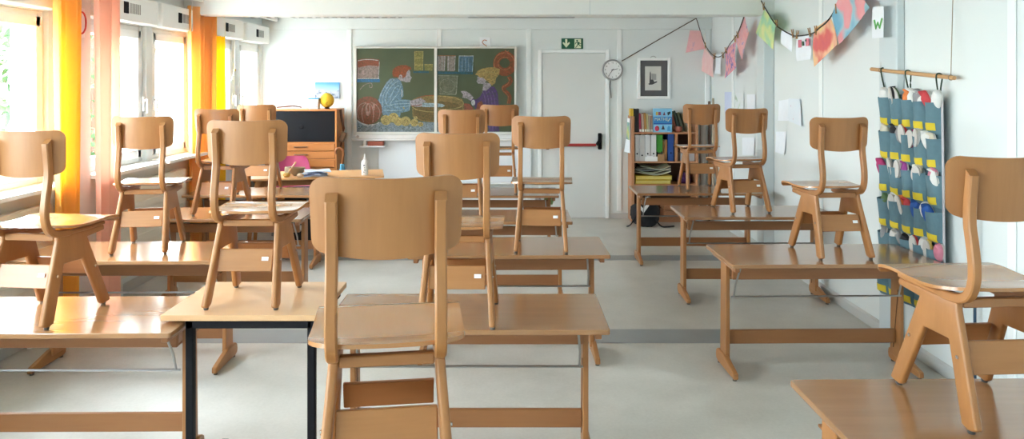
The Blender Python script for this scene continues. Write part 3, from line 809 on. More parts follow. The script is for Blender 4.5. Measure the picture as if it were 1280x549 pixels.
patch('blond', [(594, 93.6), (597, 89), (602, 86), (610, 84.4), (618, 84), (625, 86.4), (624, 93), (620, 98), (619, 104), (615, 107), (611, 103), (607, 100), (604, 97), (600, 97), (597, 94)])
for pts in ([(596, 92), (603, 88), (610, 90)], [(603, 92), (612, 90), (620, 92)], [(610, 96), (616, 99), (616, 104)]): stroke('yellow', pts, 0.7)
patch('skin', [(575.6, 114), (582, 113.6), (588, 117.4), (592, 122), (588.6, 126), (583, 123), (578, 122), (579, 118)]); patch('white', ell(591.6, 128.4, 2.4, 3.8))
patch('rust', [(580, 129), (587, 130), (592, 136), (592, 141), (580, 141)]); patch('rust', [(597, 129), (602, 126), (604, 130), (600, 137), (595, 137)])
obj('chalk_drawing', cbm, [chm[n_] for n_ in cnames], bb)
# white lower board
wb = thing('whiteboard', 'white lower panel under the blackboard with a narrow ledge', 'whiteboard', (0, FAR-0.05, 0))
obj('board_panel', box(NB(), bx(473), bx(664), 0, 0.03, bz(228), bz(176), 0.003), plain('whiteboard_white', (0.82, 0.86, 0.90, 1), 0.25), wb)
obj('ledge', box(NB(), bx(464), bx(668), -0.05, 0.03, bz(230.4), bz(228.2), 0.003), M['white'], wb)
sh = thing('eraser_shelf', 'little white shelf mounted under the left end of the blackboard', 'shelf', (0, FAR-0.12, 0))
bm = NB(); box(bm, bx(451), bx(482), -0.05, 0.12, bz(183.6), bz(181.8), 0.002); box(bm, bx(455.5), bx(459), -0.03, 0.12, bz(181.8), bz(174.8), 0.002); box(bm, bx(459), bx(481.5), -0.03, 0.12, bz(175.8), bz(174.8))
obj('bracket_box', bm, M['white'], sh)
bm = prism(NB(), roundrect(bx(460.4), bx(480.6), -0.04, 0.05, 0.02), 'z', bz(181.6), bz(176.2), 0.004)
o = obj('board_eraser', bm, [plain('eraser_red', (0.35, 0.09, 0.055, 1), 0.6)]); o.location = (0, FAR-0.12, 0)
tag(o, 'reddish brown block sponge lying on the little white shelf under the blackboard', 'eraser')

# ---------------------------------------------------------------- wall items (far wall)
kf = FAR/F
def fx(px): return (px-CX)*kf
def fz(py): return H-(py-CY)*kf
# compass letters
def letter_sheet(name, label, fn, mat, strokes, strokefn, r=0.006):
    t = thing(name, label, 'paper sign', (0, 0, 0))
    obj('paper_sheet', sheet(NB(), fn, 6, 6, 0.001), M['paper'], t)
    bm = NB()
    for s_ in strokes: tube(bm, [strokefn(p) for p in s_], r, 6)
    obj('letter', bm, mat, t)
def lerp2(cs, u, v): return (Vector(cs[0])*(1-u)+Vector(cs[1])*u)*(1-v) + (Vector(cs[3])*(1-u)+Vector(cs[2])*u)*v
cs = [P(599.4, 46.5, FAR-0.005), P(613, 47, FAR-0.005), P(613.4, 59.5, FAR-0.005), P(600, 59.5, FAR-0.005)]
letter_sheet('letter_sign', 'white paper with a rust-red letter S above the blackboard', lambda u, v: lerp2(cs, u, v) - Vector((0, 0.004*math.sin(PI*u), 0)), plain('rust_ink', (0.45, 0.13, 0.05, 1), 0.7),
             [spline([P(608.6, 51, FAR-0.010), P(605.4, 50, FAR-0.010), P(603, 52.4, FAR-0.010), P(604.4, 55, FAR-0.010), P(607.4, 57, FAR-0.010), P(609, 59, FAR-0.010)], 4)], lambda p: p, 0.005)
cs2 = [onX(1090.5, 9, XR-0.11), onX(1104.6, 8, XR-0.11), onX(1104.2, 47, XR-0.11), onX(1090.2, 48, XR-0.11)]
letter_sheet('letter_sign', 'white paper with a green letter W hanging high on the right wall', lambda u, v: lerp2(cs2, u, v), plain('green_ink', (0.14, 0.42, 0.12, 1), 0.7),
             [[onX(1093, 25, XR-0.113), onX(1095, 36, XR-0.113), onX(1097.4, 28, XR-0.113), onX(1099.6, 35, XR-0.113), onX(1102.6, 23, XR-0.113)]], lambda p: p, 0.006)
XP = XL+0.075
cs3 = [onX(91, 7, XP), onX(106, 11, XP), onX(106, 47, XP), onX(91, 48, XP)]
letter_sheet('letter_sign', 'white paper with a red letter O half hidden by the yellow curtain', lambda u, v: lerp2(cs3, u, v), plain('red_ink', (0.55, 0.05, 0.05, 1), 0.7),
             [[onX(102+5.5*math.cos(a*PI/12), 28.5+13.5*math.sin(a*PI/12), XP+0.004) for a in range(25)]], lambda p: p, 0.006)
# exit sign
es = thing('exit_sign', 'green emergency exit sign with white arrow and running figure above the door', 'exit sign', (0, FAR-0.001, 0))
obj('sign_plate', box(NB(), fx(701.8), fx(728.8), -0.012, 0, fz(61.2), fz(48), 0.002), plain('sign_green', (0.006, 0.10, 0.045, 1), 0.4), es)
glow = plain('sign_cream', (0.72, 0.76, 0.55, 1), 0.5)
sg = plain('sign_green_figure', (0.006, 0.10, 0.045, 1), 0.4)
def fpoly(bm, pts, y0, y1, mi=0): prism(bm, [(fx(x), fz(y)) for x, y in pts], 'y', y0, y1, mi=mi)
bm = NB(); fpoly(bm, [(706.4, 49), (709, 49), (709, 54.4), (711.6, 52.4), (712.2, 54.2), (707.7, 59.6), (703.2, 54.2), (703.8, 52.4), (706.4, 54.4)], -0.014, -0.012)
obj('arrow', bm, glow, es)
bm = NB(); fpoly(bm, [(718, 48.9), (726.2, 48.9), (726.2, 60.3), (718, 60.3)], -0.014, -0.012); ef = obj('doorway_panel', bm, glow, es)
bm = NB()
fpoly(bm, [(x, y) for x, y in ell(721.2, 50.9, 1.1, 1.0, 12)], -0.0155, -0.0138)
fpoly(bm, [(721.6, 52), (724, 53.2), (723.8, 56), (721.6, 56)], -0.0155, -0.0138)
for pts in ([(721.8, 52.4), (719.6, 53.6), (718.8, 55.4)], [(723.6, 53), (725, 54.8), (726, 54.2)], [(722.2, 55.6), (721, 57.6), (719.2, 59.8)], [(723.2, 55.6), (724.8, 57.2), (727.4, 58)]):
    tube(bm, [(fx(x), -0.0146, fz(y)) for x, y in pts], 0.0045, 6)
obj('running_figure', bm, sg, ef)
# wall clock
ck = thing('wall_clock', 'round grey wall clock beside the door frame', 'clock', tuple(P(765.6, 87.4, FAR-0.04)), rot=(PI/2, 0, 0))
R = 13.2*kf
obj('case', lathe(NB(), [(0, -0.035), (R*0.95, -0.035), (R, -0.02), (R, 0.012), (R*0.95, 0.022), (R*0.86, 0.022), (R*0.83, 0.008), (0, 0.006)], seg=40), plain('clock_grey', (0.30, 0.30, 0.30, 1), 0.4), ck, 40)
obj('dial', lathe(NB(), [(0, 0.0085), (R*0.84, 0.0085), (R*0.84, 0.006), (0, 0.006)], seg=40), M['white'], ck)
bm = NB()
for h_ in range(1, 13):
    a = PI/2 - h_*PI/6
    text_bm(bm, str(h_), 0.026, Matrix.Translation((R*0.68*math.cos(a), R*0.68*math.sin(a), 0.0095)), 0.0006)
obj('numerals', bm, M['black'], ck)
def hand(nm, ang, ln, wd, z):
    bm = NB(); d = Vector((math.sin(ang), math.cos(ang), 0)); s = Vector((d.y, -d.x, 0))
    q = [-d*0.015+s*wd, -d*0.015-s*wd, d*ln-s*wd*0.5, d*ln+s*wd*0.5]
    prism(bm, [(p.x, p.y) for p in q], 'z', z, z+0.0015); obj(nm, bm, M['black'], ck)
hand('hour_hand', math.radians(78), R*0.52, 0.0045, 0.0115); hand('minute_hand', math.radians(214), R*0.74, 0.0035, 0.0135)
o = obj('clock_cord', tube(NB(), spline([P(763.2, 100, FAR-0.02), P(762.4, 108, FAR-0.02), P(763.4, 115, FAR-0.02), P(764, 122.5, FAR-0.02)], 4), 0.0065, 6), plain('cord_grey', (0.22, 0.19, 0.18, 1), 0.7))
tag(o, 'short grey cord hanging straight down from the wall clock', 'cord')
# framed print
fp = thing('framed_print', 'white framed small monochrome print in a grey mount beside the clock', 'picture', (0, FAR-0.001, 0))
bm = NB(); x0, x1, z0, z1 = fx(796.6), fx(837.6), fz(123.8), fz(72.2)
box(bm, x0, x0+0.034, -0.025, 0, z0, z1, 0.002); box(bm, x1-0.034, x1, -0.025, 0, z0, z1, 0.002); box(bm, x0+0.034, x1-0.034, -0.025, 0, z0, z0+0.034, 0.002); box(bm, x0+0.034, x1-0.034, -0.025, 0, z1-0.034, z1, 0.002)
obj('picture_frame', bm, plain('frame_bright', (0.9, 0.92, 0.92, 1), 0.4), fp)
obj('mount', box(NB(), x0+0.03, x1-0.03, -0.014, -0.002, z0+0.03, z1-0.03), plain('mount_grey', (0.105, 0.105, 0.11, 1), 0.6, var=0.15, scale=12), fp)
obj('print_sheet', box(NB(), fx(806), fx(826), -0.016, -0.014, fz(113), fz(83)), plain('print_cream', (0.62, 0.62, 0.58, 1), 0.7), fp)
bm = NB(); ink = plain('print_ink', (0.07, 0.07, 0.075, 1), 0.8)
fpoly(bm, [(811.4, 104.5), (812, 91), (812.6, 89), (813.2, 91), (813.6, 104)], -0.017, -0.016); fpoly(bm, ell(814.6, 102.4, 2.6, 3, 14), -0.0172, -0.016); fpoly(bm, [(810, 104.6), (821, 101.4), (821, 103), (815, 105.8), (811, 106)], -0.0174, -0.016)
obj('printed_motif', bm, ink, fp)
bm = NB(); fpoly(bm, [(814, 92), (820, 92.4), (820, 100), (814.4, 100)], -0.0168, -0.016); obj('printed_shade', bm, plain('print_grey', (0.36, 0.36, 0.35, 1), 0.8), fp)
bm = NB(); tube(bm, spline([(fx(812.6), -0.01, fz(72.4)), (fx(814.6), -0.01, fz(70.8)), (fx(817.4), -0.01, fz(70.4)), (fx(820), -0.01, fz(72.4))], 3), 0.004, 6); obj('hanging_loop', bm, M['steel'], fp)
# mountain canvas
mc = thing('mountain_canvas', 'small canvas with snowy mountains under a blue sky above the cabinet', 'picture', (0, FAR-0.001, 0))
def sky_mat():
    m, nt, b = new_mat('canvas_sky'); tc = nt.nodes.new('ShaderNodeTexCoord'); sp = nt.nodes.new('ShaderNodeSeparateXYZ'); r = nt.nodes.new('ShaderNodeValToRGB'); mr = nt.nodes.new('ShaderNodeMapRange')
    mr.inputs['From Min'].default_value = fz(116); mr.inputs['From Max'].default_value = fz(103)
    r.color_ramp.elements[0].color = (0.45, 0.62, 0.82, 1); r.color_ramp.elements[1].color = (0.05, 0.27, 0.66, 1)
    L = nt.links.new; L(tc.outputs['Object'], sp.inputs[0]); L(sp.outputs['Z'], mr.inputs[0]); L(mr.outputs[0], r.inputs[0]); L(r.outputs[0], b.inputs['Base Color']); b.inputs['Roughness'].default_value = 0.6
    return m
obj('canvas_block', box(NB(), fx(394.4), fx(424.6), -0.025, 0, fz(123), fz(103), 0.002), sky_mat(), mc)
bm = NB(); fpoly(bm, [(394.5, 122.9), (394.5, 114), (399, 112.4), (404, 112), (409, 115), (414, 113.4), (418, 116), (422, 113), (424.4, 112), (424.4, 122.9)], -0.0265, -0.025)
sn = obj('snow_peaks', bm, paint_mat('snow_paint', [(0.35, (0.10, 0.13, 0.20, 1)), (0.48, (0.36, 0.40, 0.48, 1)), (0.7, (0.52, 0.55, 0.60, 1))], 22, 5), mc)

# ---------------------------------------------------------------- cabinet
CYF = 8.86; kc = CYF/F
def cx_(px): return (px-CX)*kc
def cz(py): return H-(py-CY)*kc
cb = thing('drawer_cabinet', 'orange-brown wooden cabinet with a black flap above drawers', 'cabinet', (0, CYF, 0))
x0, x1, zt = cx_(331), cx_(421), cz(136.6)
bm = NB(); t_ = 0.022; dp = 0.40
box(bm, x0, x0+t_, 0, dp, 0, zt-t_, 0.002); box(bm, x1-t_, x1, 0, dp, 0, zt-t_, 0.002); box(bm, x0, x1, 0, dp, zt-t_, zt, 0.003); box(bm, x0+t_, x1-t_, dp-0.012, dp, 0.05, zt-t_); box(bm, x0+t_, x1-t_, 0.03, dp-0.012, 0.04, 0.06)
for zz in (cz(178.6), cz(199.6), 0.42): box(bm, x0+t_, x1-t_, 0.004, dp-0.012, zz-0.009, zz+0.009)
obj('body', bm, M['cab'], cb)
fl = obj('flap', box(NB(), x0+t_+0.003, x1-t_-0.003, 0.002, 0.02, cz(177.4), zt-t_-0.003, 0.003), M['black'], cb); fl['label'] = 'black flap'
obj('flap_knob', tube(NB(), [(cx_(376.5), 0.004, cz(158.4)), (cx_(376.5), -0.012, cz(158.4)), (cx_(376.5), -0.014, cz(158.4))], [0.022, 0.026, 0.018], 16), M['black'], fl)
zs = [(cz(189), cz(179.6)), (cz(198.6), cz(189.3)), (cz(209.2), cz(200.6)), (0.43, cz(209.6)), (0.25, 0.41), (0.065, 0.245)]
for (za, zb_) in zs:
    dr = obj('drawer', box(NB(), x0+t_+0.003, x1-t_-0.003, -0.002, 0.016, za+0.002, zb_-0.002, 0.003), M['cab'], cb)
    zz = (za+zb_)/2+0.006
    bm = NB(); tube(bm, [(cx_(368.4), -0.002, zz), (cx_(368.4), -0.022, zz), (cx_(369), -0.026, zz), (cx_(383.4), -0.026, zz), (cx_(384), -0.022, zz), (cx_(384), -0.002, zz)], 0.006, 8)
    obj('handle', bm, plain('handle_bronze', (0.16, 0.11, 0.08, 1), 0.35, 0.8), dr)
# things on the cabinet
o = thing('storage_tub', 'translucent white tub with a blue lid on top of the cabinet', 'tub', (cx_(390), CYF+0.12, zt))
bm = NB(); prism(bm, roundrect(-0.056, 0.056, -0.05, 0.05, 0.012), 'z', 0, 0.115); 
for v in bm.verts:
    if v.co.z > 0.05: v.co.x *= 1.1; v.co.y *= 1.1
obj('tub_body', bm, plain('tub_white', (0.70, 0.70, 0.72, 1), 0.35), o)
ld = obj('lid', prism(NB(), roundrect(-0.066, 0.066, -0.06, 0.06, 0.014), 'z', 0.115, 0.13, 0.003), plain('lid_blue', (0.05, 0.28, 0.60, 1), 0.4), o); ld['label'] = 'blue lid'
bm = NB(); prism(bm, roundrect(-0.03, 0.045, 0.02, 0.06, 0.012), 'y', -0.0580, -0.0535); obj('tub_label', bm, paint_mat('tub_print', [(0.4, (0.7, 0.7, 0.7, 1)), (0.55, (0.2, 0.2, 0.25, 1)), (0.6, (0.75, 0.75, 0.75, 1))], 40), o)
o = thing('yellow_globe', 'yellow speckled ball on a small stand on top of the cabinet', 'globe', (cx_(404.6), CYF+0.16, zt))
bm = NB(); rr = 0.083
lathe(bm, [(rr*math.sin(PI*i/14), rr*1.06*(1-math.cos(PI*i/14))+0.012) for i in range(15)], seg=26)
obj('ball', bm, paint_mat('globe_yellow', [(0.0, (0.62, 0.38, 0.02, 1)), (0.55, (0.75, 0.48, 0.03, 1)), (0.64, (0.30, 0.16, 0.02, 1)), (0.75, (0.7, 0.5, 0.05, 1))], 14, 3), o, 60)
obj('stand', lathe(NB(), [(0, 0), (0.03, 0), (0.034, 0.006), (0.022, 0.018), (0, 0.02)], seg=18), M['darkwood'], o, 50)
o = obj('crooked_stick', tube(NB(), spline([P(346, 135.2, 9.0)+Vector((0, 0, 0.010)), P(355, 133.4, 9.0), P(365, 132.6, 9.0), P(372, 133.2, 9.0), P(377, 134.2, 9.0)], 4), [0.010]*8+[0.009]*8+[0.008], 8), M['darkwood'])
tag(o, 'thin bent wooden stick lying on top of the cabinet', 'stick')
# dark strap with a wooden board on the side of the cabinet
o = thing('hanging_strap', 'dark leather strap holding a dark wooden block on the right side of the cabinet', 'strap', (x1+0.018, CYF+0.1, 0))
bm = NB(); tube(bm, [(0, 0.02, cz(137.5)), (0.02, 0.0, cz(150)), (0.044, -0.02, cz(161.5)), (0.03, -0.02, cz(168)), (0.004, 0.0, cz(186))], 0.008, 8, flat=2.0)
obj('strap_band', bm, M['darkwood'], o)
bm = NB(); box(bm, -0.005, 0.05, -0.05, 0.03, -0.06, 0.06, 0.008)
wbk = obj('block', bm, wood('block_wood', (0.16, 0.075, 0.025, 1), (0.08, 0.035, 0.012, 1), 'z', 0.4), o); wbk.location = (0.014, -0.01, cz(171)); wbk.rotation_euler = (0, 0.35, 0)
# umbrella with crook handle
o = thing('umbrella', 'blue folded umbrella with a brown crook handle standing beside the cabinet', 'umbrella', (cx_(429.5), CYF-0.06, 0))
zh = cz(186)
bm = NB(); tube(bm, spline([(-0.074, 0, zh-0.058), (-0.080, 0, zh-0.03), (-0.066, 0, zh), (-0.036, 0, zh+0.012), (0.0, 0, zh-0.008), (0.012, 0, zh-0.05), (0.006, 0, zh-0.11), (-0.002, 0, zh-0.17)], 5), 0.0135, 10)
obj('crook_handle', bm, wood('crook_wood', (0.33, 0.12, 0.035, 1), (0.22, 0.07, 0.02, 1), 'z', 0.3), o, 60)
bm = NB(); pr = [(0.0, 0.05), (0.012, 0.06), (0.03, 0.2), (0.038, 0.5), (0.03, zh-0.24), (0.022, zh-0.19), (0.026, zh-0.175), (0, zh-0.17)]
lathe(bm, pr, seg=20)
for v in bm.verts:
    a = math.atan2(v.co.y, v.co.x); f = 1+0.22*math.sin(5*a+v.co.z*6); v.co.x *= f; v.co.y *= f
obj('folded_canopy', bm, paint_mat('umbrella_blue', [(0.35, (0.04, 0.16, 0.28, 1)), (0.6, (0.10, 0.32, 0.45, 1))], 12), o, 60)
obj('tip', tube(NB(), [(0, 0, 0.0), (0, 0, 0.055)], [0.004, 0.007], 8), M['steel'], o)

# ---------------------------------------------------------------- teacher table and the things on it
TT = 0.72
tt = thing('teacher_table', 'light wooden teacher table with rounded tapered legs in front of the cabinet', 'table', (-1.985, 7.47, 0), math.radians(11))
bm = prism(NB(), roundrect(-0.72, 0.72, 0, 0.62, [0.03]*4), 'z', TT-0.022, TT, 0.006, seg=2)
obj('table_top', bm, wood('teacher_top', (0.66, 0.38, 0.17, 1), (0.55, 0.29, 0.12, 1), 'x', 0.35), tt)
obj('apron', prism(NB(), [(-0.56, TT-0.023), (0.64, TT-0.023), (0.58, TT-0.085), (-0.50, TT-0.085)], 'y', 0.08, 0.105, 0.004), M['edge'], tt)
obj('apron', prism(NB(), [(-0.56, TT-0.023), (0.64, TT-0.023), (0.58, TT-0.085), (-0.50, TT-0.085)], 'y', 0.52, 0.545, 0.004), M['edge'], tt)
for (lx, ly) in ((-0.52, 0.09), (0.20, 0.09), (-0.52, 0.53), (0.56, 0.53)):
    sx_ = -1 if lx < 0 else 1
    bm = NB(); tube(bm, [(lx-0.03*sx_, ly, TT-0.03), (lx, ly, TT-0.12), (lx+0.05*sx_, ly, 0.3), (lx+0.07*sx_, ly, 0.0)], [0.030, 0.030, 0.024, 0.017], 14)
    obj('leg', bm, wood('table_leg', (0.55, 0.27, 0.10, 1), (0.44, 0.20, 0.07, 1), 'z', 0.4), tt, 50)
def onT(px, py): return P(px, py, (H-TT)*F/(py-CY))
# spray bottle
o = thing('white_bottle', 'white plastic bottle with a pointed nozzle on the right end of the teacher table', 'bottle', tuple(onT(456, 219.0)))
bm = NB(); lathe(bm, [(0, 0.0), (0.030, 0.0), (0.033, 0.006), (0.033, 0.125), (0.031, 0.138), (0.020, 0.152), (0.014, 0.156), (0, 0.157)], seg=22); obj('bottle_body', bm, M['white'], o, 40)
obj('nozzle', lathe(NB(), [(0, 0.156), (0.013, 0.156), (0.012, 0.172), (0.007, 0.186), (0.004, 0.214), (0, 0.215)], seg=16), M['white'], o, 40)
bm = NB()
for (xx, zz, ww, hh) in ((0.0, 0.102, 0.018, 0.012), (0.004, 0.078, 0.010, 0.008), (0.006, 0.055, 0.008, 0.014), (-0.002, 0.035, 0.012, 0.008)): box(bm, xx-ww/2, xx+ww/2, -0.0345, -0.030, zz-hh/2, zz+hh/2)
obj('printed_label', bm, plain('label_blue_grey', (0.18, 0.19, 0.24, 1), 0.5), o)
# pile of folded papers
bpm = plain('bluish_paper', (0.50, 0.60, 0.76, 1), 0.8)
for i_, (px, py, wd_, dp_, rz_, lift, lab) in enumerate(((394, 221.2, 0.24, 0.16, 0.15, 0.0, 'lowest folded bluish paper in the pile on the teacher table'), (392, 220.6, 0.22, 0.15, -0.25, 0.022, 'middle folded bluish paper in the pile on the teacher table'), (397, 219.6, 0.25, 0.15, 0.35, 0.045, 'topmost bluish paper of the pile on the teacher table'))):
    p = onT(px, 220.5)
    bm = NB()
    def fn(u, v, s=i_):
        return Vector(((u-0.5)*wd_, (v-0.5)*dp_, 0.003+0.018*abs(math.sin(2.2*u+s))*v+0.010*(1-abs(2*u-1))))
    sheet(bm, fn, 10, 6, 0.005)
    o = obj('folded_paper', bm, bpm, None, 30); o.location = p+Vector((0, 0, lift)); o.rotation_euler = (0, 0, rz_)
    tag(o, lab, 'paper', 'folded papers on the teacher table')
# wooden bowl with a stick, small bowl, yellow roll, pale stone
o = thing('clay_bowl', 'brown bowl holding a pale stick on the teacher table', 'bowl', tuple(onT(371.5, 219.6)))
bm = NB(); lathe(bm, [(0, 0.0), (0.035, 0.0), (0.055, 0.02), (0.074, 0.058), (0.078, 0.082), (0.070, 0.082), (0.062, 0.055), (0.03, 0.015), (0, 0.012)], seg=24)
obj('bowl_shell', bm, plain('bowl_brown', (0.24, 0.15, 0.075, 1), 0.6, var=0.2), o, 50)
o2 = obj('wooden_spatula', tube(NB(), [(-0.05, -0.07, 0.012), (0.0, -0.03, 0.09), (0.025, 0.0, 0.135)], [0.008, 0.010, 0.014], 8, flat=0.6), M['pinwood']); o2.location = onT(366.5, 219.8)
tag(o2, 'pale wooden spatula leaning against the brown bowl on the teacher table', 'spatula')
o = obj('small_jar', lathe(NB(), [(0, 0), (0.040, 0), (0.046, 0.02), (0.044, 0.062), (0.040, 0.07), (0.034, 0.068), (0.034, 0.012), (0, 0.01)], seg=20), plain('jar_grey', (0.40, 0.34, 0.26, 1), 0.4), None, 50); o.location = onT(361.3, 217.0)
tag(o, 'small greyish pot behind the yellow ball of wax on the teacher table', 'pot')
o = obj('yellow_wax_ball', lathe(NB(), [(0, 0), (0.020, 0.001), (0.034, 0.012), (0.036, 0.026), (0.026, 0.042), (0.010, 0.046), (0, 0.046)], seg=18), plain('ochre', (0.48, 0.30, 0.07, 1), 0.6), None, 60); o.location = onT(358.3, 221.6)
tag(o, 'ochre yellow lump beside the brown bowl on the teacher table', 'lump')
o = obj('pale_stone', lathe(NB(), [(0, 0), (0.020, 0.001), (0.030, 0.012), (0.028, 0.026), (0.014, 0.038), (0, 0.040)], seg=16, sx=1.2), plain('stone_beige', (0.60, 0.46, 0.32, 1), 0.7), None, 60); o.location = onT(375.4, 221.8)
tag(o, 'beige rounded stone at the left end of the folded papers', 'stone')
# pink shell chair behind the table
pc = thing('pink_chair', 'pink moulded chair behind the teacher table', 'chair', (-2.44, 8.42, 0), math.radians(14))
pm = plain('pink_plastic', (0.40, 0.05, 0.13, 1), 0.45)
bm = NB()
def fnp(u, v):
    x = (u*2-1); pr_ = spline([(-0.20, 0.43, 0), (-0.17, 0.455, 0), (0, 0.44, 0), (0.13, 0.45, 0), (0.20, 0.53, 0), (0.235, 0.68, 0), (0.26, 0.82, 0)], 4)
    f = v*(len(pr_)-1); i = min(int(f), len(pr_)-2); p = pr_[i].lerp(pr_[i+1], f-i)
    hw = 0.21-0.05*max(0, v-0.75)/0.25
    dd = (p.y-0.76)
    if dd > 0: hw -= 0.10*(dd/0.06)**2*0.3
    return Vector((x*hw, p.x-0.05*x*x, p.y+0.035*x*x*(1-v)))
sheet(bm, fnp, 14, 24, 0.008); obj('seat_shell', bm, pm, pc, 50)
for (lx, ly) in ((-0.17, -0.15), (0.17, -0.15), (-0.17, 0.14), (0.17, 0.14)):
    obj('leg', tube(NB(), [(lx*0.8, ly*0.8, 0.437), (lx, ly, 0.38), (lx*1.15, ly*1.15, 0.0)], 0.011, 8), M['steel'], pc, 50)
# dark block standing in for the black area under the teacher table
o = thing('dark_block', 'dark block on the floor filling the space under the teacher table', 'box', (-1.98, 7.86, 0), math.radians(11))
bm = NB(); box(bm, -0.36, 0.36, 0, 0.28, 0, 0.52, 0.01); obj('block_body', bm, M['blackfab'], o)
obj('block_top', box(NB(), -0.37, 0.37, -0.01, 0.29, 0.52, 0.55, 0.008), M['black'], o)

# glass bulb ornament at the far windows
o = thing('glass_ornament', 'clear glass bulb ornament hanging in the window nearest the cabinet', 'ornament', tuple(onX(293.5, 98, XL+0.06)))
obj('glass_bulb', lathe(NB(), [(0, -0.085), (0.028, -0.072), (0.043, -0.035), (0.040, 0.0), (0.022, 0.045), (0.013, 0.075), (0.013, 0.082), (0, 0.082)], seg=22), M['glass'], o, 60)
obj('cap', lathe(NB(), [(0, 0.08), (0.015, 0.08), (0.013, 0.10), (0, 0.104)], seg=14), plain('brass', (0.55, 0.36, 0.10, 1), 0.35, 0.8), o, 50)
obj('thread', tube(NB(), [(0, 0, 0.10), (0, 0, 0.48)], 0.0015, 5), M['white'], o)

# ---------------------------------------------------------------- bookcase
SY = 9.0; ks = SY/F
def sx2(px): return (px-CX)*ks
def sz(py): return H-(py-CY)*ks
bc = thing('bookcase', 'open wooden bookcase filled with binders and books in the far right corner', 'bookcase', (0, SY, 0))
L0, L1 = sx2(789.4), sx2(873)
dpt = 0.28
obj('side_panel', box(NB(), L0, L0+0.036, 0, dpt, 0, sz(145.6), 0.003), M['shelf_z'], bc)
obj('side_panel', box(NB(), L1-0.03, L1, 0, dpt, 0, sz(145.6), 0.003), M['shelf_z'], bc)
ZS = [sz(165.6), sz(201.8), sz(230.5), 0.06]
for zz in ZS: obj('shelf_board', box(NB(), L0+0.036, L1-0.03, 0, dpt-0.01, zz-0.02, zz, 0.002), M['shelf'], bc)
obj('divider', box(NB(), sx2(844), sx2(847.2), 0.002, dpt-0.01, ZS[1], ZS[0]-0.02), M['shelf_z'], bc)
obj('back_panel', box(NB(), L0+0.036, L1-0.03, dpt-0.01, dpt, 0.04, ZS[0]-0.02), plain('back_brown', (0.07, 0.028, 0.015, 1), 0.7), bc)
obj('plinth', box(NB(), L0+0.036, L1-0.03, 0.01, 0.03, 0, 0.04), M['shelf'], bc)
YF = SY+0.02
def binder(px0, px1, ytop, col, label, hole_y, lay=0.0):
    t = thing('ring_binder', label, 'binder', (sx2((px0+px1)/2), YF+lay, ZS[1]), 0, 'ring binders in the bookcase')
    hw = sx2(px1)-sx2(px0); hw = hw/2-0.0012
    h_ = sz(ytop)-ZS[1]
    m = plain('binder_card', col, 0.5)
    bm = NB(); box(bm, -hw, hw, 0, 0.004, 0, h_, 0.001); box(bm, -hw, -hw+0.003, 0.004, 0.235, 0, h_); box(bm, hw-0.003, hw, 0.004, 0.235, 0, h_)
    obj('cover', bm, m, t)
    obj('paper_block', box(NB(), -hw+0.004, hw-0.004, 0.03, 0.225, 0.004, h_-0.02), M['paper'], t)
    zz = sz(hole_y)-ZS[1]
    bm = NB(); tube(bm, [(0, 0.001, zz), (0, -0.002, zz)], 0.010, 12); obj('finger_hole', bm, M['black'], t)
W_ = (0.62, 0.62, 0.62, 1)
binder(794.2, 799.3, 169, (0.46, 0.45, 0.44, 1), 'greyish white ring binder at the left end of the row in the bookcase', 192.5)
binder(799.5, 806.6, 169, (0.50, 0.49, 0.48, 1), 'second white ring binder from the left in the bookcase', 194.5)
binder(806.8, 813.4, 168.8, W_, 'third white ring binder from the left in the bookcase', 192.5)
binder(813.8, 820.8, 168.8, W_, 'white ring binder next to the green one in the bookcase', 192.3)
binder(835.4, 842.8, 167.6, (0.012, 0.06, 0.26, 1), 'blue ring binder beside the divider in the bookcase', 191.5)
# green file over a brown box
o = thing('green_file', 'bright green file with a rounded lower edge in the bookcase', 'file', (0, YF+0.01, 0))
bm = NB(); pts = [(sx2(821.4), sz(168.8)), (sx2(828.9), sz(168.8)), (sx2(828.9), sz(188))] + [(sx2(825.2+3.7*math.cos(a*PI/8)), sz(188+3.4*math.sin(a*PI/8))) for a in range(1, 8)] + [(sx2(821.4), sz(188))]
prism(bm, pts, 'y', 0, 0.22, 0.002); obj('file_cover', bm, plain('file_green', (0.035, 0.24, 0.02, 1), 0.5), o)
bm = NB(); box(bm, sx2(823), sx2(827.4), 0.03, 0.19, ZS[1], sz(192)); obj('file_foot', bm, M['black'], o)
o = thing('brown_carton', 'small brown carton under the green file in the bookcase', 'carton', (sx2(826), YF-0.017, ZS[1])); o2 = o
bm = NB(); box(bm, -0.04, 0.045, 0, 0.026, 0, 0.012, 0.001); box(bm, -0.04, -0.036, 0, 0.026, 0.012, 0.06); box(bm, 0.041, 0.045, 0, 0.026, 0.012, 0.10); box(bm, -0.036, 0.041, 0.0, 0.003, 0.012, 0.085, 0.001)
obj('carton_body', bm, plain('carton_brown', (0.36, 0.20, 0.09, 1), 0.8, var=0.15), o)
for (a, b_, yt, col, lab) in ((829.4, 832.0, 175.4, (0.22, 0.13, 0.03, 1), 'narrow brown book between the green file and the blue binder'), (832.4, 834.9, 175.2, (0.50, 0.22, 0.05, 1), 'narrow orange book beside the blue binder')):
    o = thing('slim_book', lab, 'book', (sx2((a+b_)/2), YF+0.03, ZS[1]), 0, 'slim books in the bookcase')
    hw = (sx2(b_)-sx2(a))/2; h_ = sz(yt)-ZS[1]
    obj('cover', box(NB(), -hw, hw, 0, 0.004, 0, h_, 0.001), plain('slim_cover', col, 0.5), o); obj('pages', box(NB(), -hw+0.001, hw-0.001, 0.004, 0.16, 0.002, h_-0.003), M['paper'], o)
